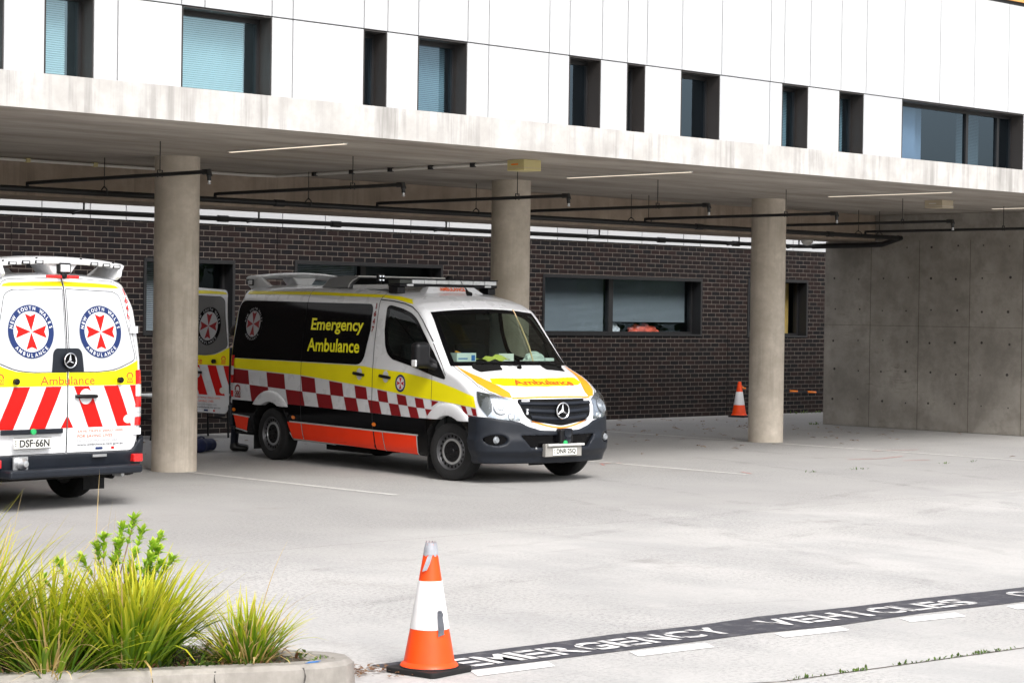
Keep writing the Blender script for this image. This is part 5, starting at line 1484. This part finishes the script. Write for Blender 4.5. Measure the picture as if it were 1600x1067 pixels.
# ================================================================== CONES AND BARRIER
def cone(loc, rz, k, label, taped):
    t = thing('traffic_cone', label, 'traffic cone', loc, rz, 'orange traffic cones on the forecourt')
    b = MB(); h = .18*k
    b.prism(rnd_poly([(-h, -h), (h, -h), (h, h), (-h, h)], .035, 5), .001, .032, 'Z')
    b.lathe([(.170*k, .030), (.168*k, .040), (.150*k, .042)], 40); obj('base', b, 'rubber', t, bevel=.006)
    H = .725*k
    def r(z): return (.152-.120*(z/.725))*k
    b = MB(); b.lathe([(.166*k, .040), (.160*k, .052), (r(.07)+.004, .065*k), (r(.25), .25*k), (r(.52), .52*k), (r(.70), .70*k), (r(.725), H), (r(.725)-.008, H+.001), (r(.70)-.01, .66*k)], 56); obj('body', b, 'cone_orange', t, smooth=True)
    b = MB(); b.lathe([(r(.25)+.002, .25*k), (r(.25)+.0025, .252*k), (r(.52)+.0025, .518*k), (r(.52)+.002, .52*k)], 56); obj('reflective_band', b, 'cone_white', t, smooth=True)
    if taped:
        a0 = math.atan2(-loc[1], -loc[0])-rz     # towards the approach side
        def pt(a, z, d): return ((r(z)+d)*math.cos(a), (r(z)+d)*math.sin(a), z*k)
        b = MB(); n = 28
        V = []; F = []
        for i in range(n+1):
            a = a0-1.2+2.0*math.pi*.86*i/n; jag = .012*math.sin(i*1.9)+.008*math.sin(i*4.3)
            V += [pt(a, .662+jag, .003), pt(a, .70, .0045), pt(a, .735+jag*.6, .002-.004*(i % 2))]
        for i in range(n):
            for j in (0, 1): F.append((3*i+j, 3*i+3+j, 3*i+4+j, 3*i+1+j))
        b.add(V, F)
        # torn end hanging off
        V = [pt(a0-.35, .66, .006), pt(a0+.25, .67, .006), pt(a0-.05, .62, .020), pt(a0-.55, .60, .020), pt(a0-.25, .585, .024), pt(a0-.62, .575, .022)]
        b.add(V, [(0, 1, 2, 3), (3, 2, 4, 5)])
        obj('tape_wrap', b, 'tape_light', t, smooth=True, fix=False)
        b = MB(); a1 = a0+.60; V = []; F = []
        for i, z in enumerate((.352, .34, .32, .29, .26, .235, .215)):
            dz = .012+.004*math.sin(i*2.1); w_ = .17+.02*(i == 6)
            V += [pt(a1-w_-.004*i, z, dz if i else .003), pt(a1+w_-.008*i, z+(.012 if i == 6 else 0), dz if i else .003)]
        for i in range(6): F.append((2*i, 2*i+1, 2*i+3, 2*i+2))
        b.add(V, F); b.tube([pt(a1-.09, .352, .006), pt(a1+.09, .352, .006)], .009, 8); obj('tape_strip', b, 'tape', t, smooth=True, fix=False)
    return t
cone((8.07, 9.13, .0005), R(9), 1.0, 'orange cone patched with grey tape, standing at the start of the painted band', True)
cone((32.85, 27.95, .0005), R(20), .97, 'orange cone with one white band, standing far back against the dark brick wall', False)
bt = thing('barrier_pole', 'black and orange banded barrier pole reaching from the far cone past the right column', 'barrier', (32.9, 27.93, 0))
pl = [(0, 0, .60), (.05, .01, .575), (.8, .05, .53), (1.6, .10, .49), (2.5, .2, .45), (3.4, .34, .41)]
s = MB(); s.tube(pl, .016, 8); obj('pole', s, 'black_plastic', bt, smooth=True)
for a, b in ((-.0, .12), (.55, .80), (1.05, 1.28), (1.62, 1.90), (2.3, 2.62), (2.95, 3.25)):
    def P(x):
        xs = [q[0] for q in pl]; return (x, float(np.interp(x, xs, [q[1] for q in pl])), float(np.interp(x, xs, [q[2] for q in pl])))
    s = MB(); s.tube([P(a), P((a+b)/2), P(b)], .0215, 8); obj('orange_band', s, 'amber', bt, smooth=True)

# ================================================================== THINGS ON THE DASHBOARD
VM = Matrix.Translation(v2.location) @ Matrix.Rotation(v2.rotation_euler.z, 4, 'Z')
def on_dash(name, mb, mats, at, rz, label, cat, bevel=0, smooth=False):
    o = obj(name, mb, mats, None, smooth=smooth, bevel=bevel)
    p = VM @ Vector(at); o.location = p; o.rotation_euler = (0, 0, v2.rotation_euler.z+rz)
    return tag(o, label, cat)
DT = 1.413
M['carton'] = simple('carton_white', (.66, .72, .74), .6, 0, .04, 9); M['carton_blue'] = simple('carton_blue', (.03, .14, .45), .5, 0, .05, 9)
M['paper_yellow'] = simple('paper_yellow', (.62, .66, .13), .7, 0, .06, 9); M['paper_white'] = simple('paper_white', (.72, .74, .73), .7, 0, .05, 9)
M['pencil'] = simple('pencil_orange', (.80, .36, .03), .5, 0, .05, 9); M['cane'] = simple('cane_tan', (.62, .45, .26), .6, 0, .08, 12)
M['film_clear'] = simple('clear_bag', (.55, .62, .62), .2, 0, .1, 12, coat=.5)
b = MB(); b.box((-.07, -.155, 0), (.07, .155, .115), 0); b.box((-.04, -.11, .1152), (.04, .10, .1165), 1); b.box((.0702, -.13, .04), (.0715, .02, .055), 1); b.box((.0702, .08, .02), (.0715, .14, .09), 1)
on_dash('tissue_box', b, ['carton', 'carton_blue'], (-.21, -.60, DT), R(4), 'pale tissue box with blue print behind the windscreen on the driver side', 'tissue box')
b = MB(); b.box((-.055, -.10, 0), (.055, .10, .105), 0); b.box((.0552, -.05, .03), (.0562, .05, .04), 1); b.box((.0552, -.08, .055), (.0562, .02, .06), 1)
on_dash('tissue_box', b, ['paper_white', 'letter_grey'], (-.27, .10, DT), R(-14), 'plain white box behind the middle of the windscreen', 'tissue box')
V = []; F = []
for i in range(9):
    for j in range(7):
        x = -.13+.26*j/6; y = -.21+.42*i/8
        V.append((x, y+.06*(j/6), .012+.035*math.sin(i*.9+j*.35)**2+.060*max(0, (i-2)/6)*(1-j/6)))
for i in range(8):
    for j in range(6): F.append((i*7+j, i*7+j+1, (i+1)*7+j+1, (i+1)*7+j))
b = MB(); b.add(V, F); on_dash('paper_sheet', b, 'paper_yellow', (-.16, -.24, DT), 0, 'crumpled yellow paper sheet lying on the dashboard between the two boxes', 'paper', smooth=True)
b = MB(); b.tube([(0, -.17, .0), (0, .16, -.085)], .012, 6); o = on_dash('pencil', b, 'pencil', (-.335, -.46, DT+.130), R(6), 'long orange pencil leaning behind the tissue box on the dashboard', 'pencil')
b = MB(); b.box((-.05, -.08, 0), (.05, .08, .022)); on_dash('wipes_pack', b, 'paper_white', (-.16, .36, DT), R(20), 'flat white wipes packet on the dashboard beside the tan cane', 'packet', bevel=.008)
b = MB(); b.box((-.05, -.08, 0), (.05, .08, .05)); on_dash('wipes_pack', b, 'carton', (-.20, .73, DT), R(8), 'small white packet at the passenger corner of the windscreen', 'packet', bevel=.012)
o = bagshape((0, 0, 0), (.10, .15, .12), 9, 'film_clear', 'crumpled clear plastic bag on the passenger end of the dashboard'); o.location = VM @ Vector((-.25, .56, DT)); o.rotation_euler = (0, 0, v2.rotation_euler.z)
b = MB(); b.tube([(.02, -.01, .0), (-.10, .02, .18), (-.30, .05, .42), (-.50, .07, .635)], .010, 8); on_dash('cane', b, 'cane', (-.06, .38, DT+.012), 0, 'thin tan cane leaning up the inside of the windscreen', 'cane', smooth=True)

# ================================================================== PERSON, TABLE AND BAG BEHIND THE AMBULANCE
M['uniform'] = simple('navy_uniform', (.010, .013, .026), .85, 0, .2, 20, bump=.2, bscale=60)
M['skin'] = simple('skin', (.42, .25, .18), .5, 0, .05, 12); M['hair'] = simple('hair_brown', (.03, .018, .012), .7, 0, .2, 40); M['boot'] = simple('boot_black', (.006, .006, .006), .4, 0, .2, 20)
def f_person(x, y, z):
    """standing, weight on both feet, arms bent forward to the vehicle; faces +x"""
    d = sd_cap(x, y, z, (.0, 0, 1.02), (.0, 0, 1.36), .135, .15)
    d = smin(d, sd_box(x, y, z, (0, 0, 1.36), (.10, .19, .10), .09), .08)
    d = smin(d, sd_box(x, y, z, (0, 0, .96), (.11, .155, .10), .09), .08)
    d = smin(d, sd_cap(x, y, z, (.0, 0, 1.44), (.015, 0, 1.56), .062, .055), .04)
    for s_ in (-1, 1):
        d = smin(d, sd_cap(x, y, z, (0, s_*.09, .94), (.02, s_*.10, .50), .095, .066), .05)
        d = smin(d, sd_cap(x, y, z, (.02, s_*.10, .50), (-.01, s_*.105, .12), .068, .052), .03)
        d = smin(d, sd_cap(x, y, z, (-.015, s_*.105, .065), (.15, s_*.12, .05), .055, .045), .03)
        d = smin(d, sd_cap(x, y, z, (0, s_*.20, 1.40), (.03, s_*.24, 1.12), .058, .046), .03)
        d = smin(d, sd_cap(x, y, z, (.03, s_*.24, 1.12), (.25, s_*.20, 1.08), .044, .034), .02)
        d = smin(d, sd_box(x-.0, y, z, (.31, s_*.195, 1.08), (.045, .016, .042), .015), .02)
        for q in range(4): d = smin(d, sd_cap(x, y, z, (.345, s_*.195, 1.108-.019*q), (.345+(.062, .075, .07, .055)[q], s_*.188, 1.098-.019*q), .0095, .008), .006)
        d = smin(d, sd_cap(x, y, z, (.30, s_*.19, 1.115), (.36, s_*.165, 1.135), .012, .009), .008)
    hd = np.sqrt(((x-.03)/.098)**2+(y/.077)**2+((z-1.67)/.122)**2)-1
    d = smin(d, hd*.08, .03)
    d = smin(d, sd_cap(x, y, z, (.12, 0, 1.675), (.137, 0, 1.645), .012, .017), .015)
    for s_ in (-1, 1):
        d = smin(d, sd_cap(x, y, z, (.02, s_*.078, 1.69), (.018, s_*.084, 1.645), .014, .011), .008)
        d = smax(d, -(np.sqrt((x-.135)**2+(y-s_*.032)**2+(z-1.685)**2)-.018), .012)
    return np.maximum(d, .002-z)
pP, pF = sdf_mesh(f_person, (-.25, -.36, -.02), (.50, .36, 1.84), .0125)
pc = pP[pF].mean(axis=1)
mi = np.zeros(len(pF), int)
mi[(pc[:, 2] > 1.475)] = 1; mi[(pc[:, 0] > .26) & (pc[:, 2] > 1.0)] = 1; mi[(pc[:, 2] < .13)] = 2
per = link('person', np_mesh('person', pP, pF, ['uniform', 'skin', 'boot'], True, mi))
per.location = VM @ Vector((-5.66, -.50, 0)); per.rotation_euler = (0, 0, v2.rotation_euler.z+R(58))
tag(per, 'person in a dark navy uniform standing behind the open door of ambulance 1647', 'person')
def f_hair(x, y, z):
    o_ = (np.sqrt(((x-.018)/.110)**2+(y/.089)**2+((z-1.685)/.128)**2)-1)*.08
    return smax(smax(o_, -(f_person(x, y, z)-.002), .004), smax(x-.085, 1.64-z-.0*x, .02)-.0+np.maximum(0, (x-.06))*1.0, .01)
link('hair', np_mesh('hair', *sdf_mesh(f_hair, (-.14, -.13, 1.55), (.16, .13, 1.85), .01), ['hair']), per)
tb = thing('folding_table', 'small folding table with thin black legs against the brick wall behind the open door', 'table', (19.55, 27.75, 0))
b = MB(); b.box((-.95, -.33, .66), (.52, .33, .69)); obj('tabletop', b, 'paper_white', tb, bevel=.008)
for x in (-.85, .46):
    for y in (-.27, .27):
        b = MB(); b.tube([(x-(.12 if x < 0 else -.02), y, .001), (x, y, .66)], .016, 8); obj('leg', b, 'black_plastic', tb, smooth=True)
b = MB(); b.tube([(-.88, -.27, .30), (-.88, .27, .30)], .012, 6); b.tube([(.47, -.27, .30), (.47, .27, .30)], .012, 6); obj('brace', b, 'black_plastic', tb, smooth=True)
M['bag_navy'] = simple('bag_navy', (.008, .014, .060), .7, 0, .2, 20, bump=.3, bscale=50)
bg_ = thing('holdall', 'dark blue holdall bag lying on the concrete beside the left column', 'bag', (17.72, 25.05, 0), R(30))
def f_bag(x, y, z): return smax(sd_box(x, y, z, (0, 0, .09), (.34, .17, .09), .085)-.012*np.sin(14*x)*np.sin(11*y+3*x)-.008*np.sin(25*x+9*y), .003-z, .02)
link('body', np_mesh('bag_body', *sdf_mesh(f_bag, (-.42, -.25, -.03), (.42, .25, .26), .018), ['bag_navy']), bg_)
b = MB(); b.tube([(-.14, -.05, .165), (-.11, -.05, .20), (0, -.06, .215), (.11, -.05, .20), (.14, -.05, .165)], .012, 6); obj('handle', b, 'bag_navy', bg_, smooth=True)

# ================================================================== PLANTER
pk = thing('planter_island', 'concrete kerbed planting bed with a rounded nose at the lower left', 'planter', (6.5, 10.5, 0))
KO = [(1.5, 11.65), (4.2, 10.40), (5.67, 9.71), (6.38, 9.36), (7.02, 9.055), (7.20, 9.00), (7.36, 9.00), (7.48, 9.07), (7.535, 9.18), (7.52, 9.31), (7.44, 9.44), (7.0, 10.05), (6.2, 11.2), (5.0, 12.9), (3.4, 15.2), (1.5, 15.2)]
KI = inset(KO, .15)
kb = MB(); n = len(KO)
V = [(x-6.5, y-10.5, .0005) for x, y in KO]+[(x-6.5, y-10.5, .125) for x, y in inset(KO, .006)]+[(x-6.5, y-10.5, .15) for x, y in inset(KO, .035)]+[(x-6.5, y-10.5, .15) for x, y in inset(KO, .135)]+[(x-6.5, y-10.5, .10) for x, y in KI]
F = []
for r_ in range(4):
    for i in range(n): j = (i+1) % n; F.append((r_*n+i, r_*n+j, (r_+1)*n+j, (r_+1)*n+i))
kb.add(V, F); obj('kerb', kb, 'kerb', pk, smooth=True)
M['blue_mark'] = simple('blue_mark', (.02, .14, .42), .7, 0, .2, 30)
b = MB(); b.add([(7.20+.05*math.cos(t)-6.5+.02*math.sin(3*t), 9.085+.022*math.sin(t)-10.5, .1515) for t in np.linspace(0, 2*math.pi, 14)[:-1]], [tuple(range(13))]); obj('paint_mark', b, 'blue_mark', pk, fix=False)
rng = np.random.RandomState(4)
so = MB(); nx, ny = 60, 60
def inside(p, poly): return bool(in_poly(np.array([p[0]]), np.array([p[1]]), poly)[0])
V = []; F = []; idm = {}
KS = inset(KO, .11)
gx = np.linspace(2.0, 7.6, 150); gy = np.linspace(8.9, 14.5, 150)
XX, YY = np.meshgrid(gx, gy, indexing='ij'); INm = in_poly(XX.ravel(), YY.ravel(), KS).reshape(XX.shape)
hh = .115+.012*np.sin(XX*9+YY*4)+.010*np.sin(XX*17-YY*13)+.012*rng.rand(*XX.shape)
for i in range(149):
    for j in range(149):
        if INm[i, j] and INm[i+1, j] and INm[i, j+1] and INm[i+1, j+1]:
            q = []
            for a, b in ((i, j), (i+1, j), (i+1, j+1), (i, j+1)):
                if (a, b) not in idm: idm[(a, b)] = len(V); V.append((gx[a]-6.5, gy[b]-10.5, hh[a, b]))
                q.append(idm[(a, b)])
            F.append(tuple(q))
so.add(V, F); obj('soil', so, 'soil', pk, smooth=True)

M['crack'] = simple('crack_dark', (.06, .055, .05), .9, 0, .3, 20)
for (x, y, w_) in ((6.66, 9.229, .006), (5.30, 9.888, .012), (7.10, 9.03, .007)):
    d = Vector((.64, -.305)).normalized() if x < 7 else Vector((.95, -.30)).normalized(); nn_ = Vector((d.y, -d.x))
    V = []
    for k in range(7):
        z = .004+.022*k; o_ = .004*math.sin(k*1.7+x*9); ins = -.002+(.006 if z > .12 else 0)*0+max(0, z-.124)*-1.2
        for s_ in (-1, 1):
            q_ = Vector((x, y))+d*(o_+s_*w_*(.5+.4*math.sin(k*2.3)))+nn_*(.003+ins); V.append((q_.x-6.5, q_.y-10.5, min(z, .149)))
    b = MB(); b.add(V, [(2*k, 2*k+1, 2*k+3, 2*k+2) for k in range(6)]); obj('crack', b, 'crack', pk, fix=False)

# ================================================================== PLANTS
def leaf_mesh(name, blades, mats):
    """blades: list of (points, width, material index); flat strips folded along the middle with an 'along' attribute"""
    V = []; F = []; A = []; MI = []
    for pts, wdt, mi_ in blades:
        n = len(pts); base = len(V)
        P = [Vector(p) for p in pts]
        for i, p in enumerate(P):
            t = (P[min(i+1, n-1)]-P[max(i-1, 0)]).normalized()
            sd_ = t.cross(Vector((0, 0, 1)))
            if sd_.length < .05: sd_ = Vector((1, 0, 0))
            sd_.normalize(); nn_ = sd_.cross(t)
            u = i/(n-1); ww = wdt*(.55+.45*min(1, u*3))*(1-max(0, (u-.55)/.45)**1.6*.93)
            V += [p-sd_*ww/2+nn_*ww*.16, p, p+sd_*ww/2+nn_*ww*.16]; A += [u]*3
        for i in range(n-1):
            o = base+3*i; F += [(o, o+1, o+4, o+3), (o+1, o+2, o+5, o+4)]; MI += [mi_]*2
    me = bpy.data.meshes.new(name); me.from_pydata([tuple(v) for v in V], [], F)
    for m in mats: me.materials.append(M[m])
    me.polygons.foreach_set('material_index', MI); me.polygons.foreach_set('use_smooth', [True]*len(F))
    at = me.attributes.new('along', 'FLOAT', 'POINT'); at.data.foreach_set('value', A)
    me.update(); return me
def blade_pts(r, base, az_, lean, L, droop, n=7, twist=0.):
    pts = []; p = Vector(base); d0 = lean
    for i in range(n):
        pts.append(tuple(p)); th = d0+droop*(i/(n-1))**1.5
        p = p+Vector((math.cos(az_+twist*i)*math.sin(th), math.sin(az_+twist*i)*math.sin(th), math.cos(th)))*L/(n-1)
    return pts
def tussock(loc, h, spread, nb, seed, label, dry=.08, wdt=.016, lean0=.95):
    r = random.Random(seed); bl = []
    for i in range(nb):
        a = r.uniform(0, 2*math.pi); q = r.random()**.6; ln = q*lean0
        L = h*r.uniform(.62, 1.05)*(1.0+.12*q); b0 = (spread*.25*q*math.cos(a)+r.gauss(0, .02), spread*.25*q*math.sin(a)+r.gauss(0, .02), -.03)
        dr = r.random() < dry
        bent = 1.0 if r.random() > .14 else r.uniform(1.8, 3.2)
        bl.append((blade_pts(r, b0, a+r.gauss(0, .45), ln*.8+r.gauss(0, .10), L*(1 if not dr else r.uniform(.6, 1.1)), r.uniform(.05, .75)*bent*(1 if not dr else 1.9), 7, r.gauss(0, .06)), wdt*r.uniform(.65, 1.2)*(1 if not dr else .6), 1 if dr else 0))
    o = link('strap_leaf_plant', leaf_mesh('strap_leaf_plant', bl, ['blade', 'blade_dry'])); o.location = loc
    return tag(o, label, 'plant', 'strap leaved tussocks in the planting bed')
tussock((5.62, 10.12, .12), .90, .46, 380, 11, 'tall strap leaved tussock cut off by the left edge of the photo', .20, .0185)
tussock((6.10, 9.95, .12), .64, .42, 310, 17, 'yellow green tussock standing just behind the broad front tussock', .16, .0185)
tussock((6.42, 9.66, .12), .61, .46, 430, 12, 'broad green tussock at the front of the bed below the leafy shrub', .10, .0195)
tussock((6.66, 9.98, .12), .64, .36, 260, 13, 'upright tussock of narrow leaves at the foot of the leafy shrub', .10, .0175)
tussock((7.00, 9.42, .12), .43, .36, 300, 14, 'small brownish tussock nearest the rounded kerb nose', .42, .013, 1.15)
tussock((6.00, 9.74, .12), .50, .46, 190, 18, 'low tussock with bent dry leaves along the front kerb', .38, .015, 1.2)
tussock((5.66, 10.75, .12), 1.0, .40, 200, 15, 'tall pale tussock at the back of the bed', .18, .016)
# tall dry stalks
bl = []
r = random.Random(5)
for (x, y, h, a) in ((6.72, 10.5, 1.02, .03), (6.75, 10.5, .86, .10), (6.80, 10.46, .80, .05), (6.20, 10.25, .98, .6), (5.95, 10.1, .9, .35), (6.05, 10.2, .82, -.2), (7.1, 9.5, .72, .35), (6.95, 9.5, .66, -.25), (7.05, 9.42, .62, .7), (6.4, 10.1, .85, .5), (6.0, 10.3, .95, .15)):
    bl.append((blade_pts(r, (x-6.5, y-10, 0), r.uniform(-1.2, .2) if a > 0 else 2.6, abs(a)*.6, h, abs(a)*1.4, 9), .006, 0))
o = link('dry_grass_stalks', leaf_mesh('dry_grass_stalks', bl, ['blade_dry'])); o.location = (6.5, 10, .10); tag(o, 'thin dry beige stalks rising above the tussocks', 'grass', kind='stuff')
# leafy shrub
sh = thing('leafy_shrub', 'small shrub with bright lime young leaves on thin stems above the tussocks', 'shrub', (6.62, 10.22, .11))
r = random.Random(21); stems = MB(); lv = []
def rosette(p, d, s_, n_):
    for k in range(n_):
        az_ = k*2.4+r.random()*.5; el = r.uniform(.25, 1.25)
        q = d.to_track_quat('Z', 'Y') @ Vector((math.cos(az_)*math.sin(el), math.sin(az_)*math.sin(el), math.cos(el)))
        L = s_*r.uniform(.75, 1.15); pp = [tuple(Vector(p)+q*L*t+Vector((0, 0, -.10*L*t*t))) for t in (0, .33, .66, 1)]
        lv.append((pp, L*.36, 0))
for (tx, ty, tz) in ((.20, .02, .73), (.24, .0, .66), (.26, -.08, .58), (.31, -.06, .55), (.18, -.02, .54), (.12, .05, .60), (.30, -.10, .48), (.16, -.05, .45), (-.02, .05, .58), (-.10, .08, .52), (.06, .0, .50), (.28, .0, .42), (.21, -.10, .38), (-.22, .12, .50), (-.3, .15, .42), (.02, -.06, .36), (.34, -.03, .62), (.15, .06, .68), (.08, -.02, .60), (.36, -.12, .50), (.22, -.12, .52), (.0, .02, .64)):
    b0 = Vector((.10*r.random(), .05*r.random(), 0)); tip = Vector((tx, ty, tz)); mid_ = b0.lerp(tip, .5)+Vector((r.gauss(0, .03), r.gauss(0, .03), .03))
    stems.tube([b0, mid_, tip], [.006, .0045, .0025], 5)
    d = (tip-mid_).normalized()
    rosette(tip, d, .066, 15)
    for t in (.94, .86, .76, .62): rosette(mid_.lerp(tip, t), d, .056, 6)
obj('stems', stems, 'stem', sh, smooth=True)
link('foliage', leaf_mesh('foliage', lv, ['shoot']), sh)
# low ground cover
bl = []; r = random.Random(33)
for i in range(4200):
    x = r.uniform(5.4, 7.45); y = r.uniform(8.95, 10.6)
    if not inside((x, y), KS): continue
    if x > 7.1 and r.random() < .55: continue
    a = r.uniform(0, 6.28); L = r.uniform(.03, .075)
    bl.append((blade_pts(r, (x-6.5, y-10, r.uniform(-.01, .04)), a, r.uniform(.5, 1.3), L, .5, 3), L*.30, 0 if r.random() < .72 else 1))
o = link('ground_cover', leaf_mesh('ground_cover', bl, ['cover', 'litter'])); o.location = (6.5, 10, .115); tag(o, 'low green ground cover and mulch scraps between the tussocks', 'ground cover', kind='stuff')
# fallen leaves on the concrete
bl = []; r = random.Random(8)
def scat(n_, x0, x1, y0, y1, s_):
    for i in range(n_):
        x = r.uniform(x0, x1); y = r.uniform(y0, y1); a = r.uniform(0, 6.28); L = s_*r.uniform(.5, 1.3)
        bl.append(([(x, y, .012), (x+math.cos(a)*L*.5, y+math.sin(a)*L*.5, .012+L*.12), (x+math.cos(a)*L, y+math.sin(a)*L, .012+L*.06)], L*.45, 0))
scat(120, 20.5, 31.8, 21.0, 27.5, .09); scat(40, 16, 20, 24.5, 28, .08); scat(40, 28, 32, 24, 28, .09); scat(8, 27, 27.6, 14.5, 18, .10); scat(70, 7.55, 7.95, 9.25, 9.6, .05); scat(40, 7.6, 8.0, 9.05, 9.5, .035)
o = link('fallen_leaves', leaf_mesh('fallen_leaves', bl, ['litter'])); tag(o, 'scattered brown fallen leaves on the concrete', 'leaves', kind='stuff')
# moss in the slab joint
bl = []; r = random.Random(9)
J = [(9.38, 7.65), (10.5, 7.56), (11.54, 7.48), (14, 7.3)]
for c_, s_ in ((9.55, .10), (9.9, .05), (10.05, .12), (10.42, .16), (10.9, .12), (11.25, .22), (11.6, .06), (9.7, .05), (10.7, .06), (11.1, .1)):
    for i in range(int(120*s_)+3):
        x = c_+r.gauss(0, s_*.5); y = float(np.interp(x, [q[0] for q in J], [q[1] for q in J]))+r.gauss(0, .012)
        L = r.uniform(.012, .030); bl.append((blade_pts(r, (x, y, .003), r.uniform(0, 6.28), r.uniform(.2, 1.2), L, .4, 3), L*.5, 0))
for c_ in (23.3, 24.2, 24.35, 26.2, 26.9):
    for i in range(9):
        L = r.uniform(.02, .045); bl.append((blade_pts(r, (c_-1.1+r.gauss(0, .07), 17.6+.0*c_+r.gauss(0, .03), .003), r.uniform(0, 6.28), r.uniform(.4, 1.3), L, .4, 3), L*.4, 0))
o = link('joint_moss', leaf_mesh('joint_moss', bl, ['cover'])); tag(o, 'green moss growing along the slab joint at the lower right', 'moss', kind='stuff')
bl = []
for i in range(40):
    x = 31.9+r.gauss(0, .08) if i < 14 else 35.6+r.gauss(0, .3); y = 25.32+r.gauss(0, .04) if i < 14 else 28.38+r.gauss(0, .04)
    bl.append((blade_pts(r, (x, y, 0), r.uniform(0, 6.28), r.uniform(.1, .8), r.uniform(.03, .08), .5, 4), .018, 0))
o = link('weeds', leaf_mesh('weeds', bl, ['cover'])); tag(o, 'small green weeds at the foot of the walls at the right', 'weeds', kind='stuff')

# a belt of trees far off behind the photographer (seen only in reflections)
r = random.Random(77); bl = []
V = []; F = []
def leafq(p, s_):
    a = Vector((r.gauss(0, 1), r.gauss(0, 1), r.gauss(0, 1))).normalized(); b = a.orthogonal().normalized(); c = a.cross(b)
    o_ = len(V); V.extend([tuple(p+b*s_), tuple(p+c*s_*.7), tuple(p-b*s_), tuple(p-c*s_*.7)]); F.append((o_, o_+1, o_+2, o_+3))
for k in range(30):
    an = R(150+k*8.2+r.uniform(-2, 2)); rad = r.uniform(44, 56); cx, cy = 12+rad*math.cos(an), 12+rad*math.sin(an); h = r.uniform(4.0, 8.5)
    for q_ in range(9):
        cc = Vector((cx+r.gauss(0, 1.8), cy+r.gauss(0, 1.8), h*r.uniform(.25, .92))); rr = r.uniform(1.0, 2.0)
        for z in range(110):
            leafq(cc+Vector((r.gauss(0, 1), r.gauss(0, 1), r.gauss(0, .8)))*rr*.55, r.uniform(.14, .26))
b = MB(); b.add(V, F); o = obj('tree_belt', b, 'cover', fix=False); tag(o, 'dense belt of dark green trees far across the forecourt', 'trees', kind='stuff')
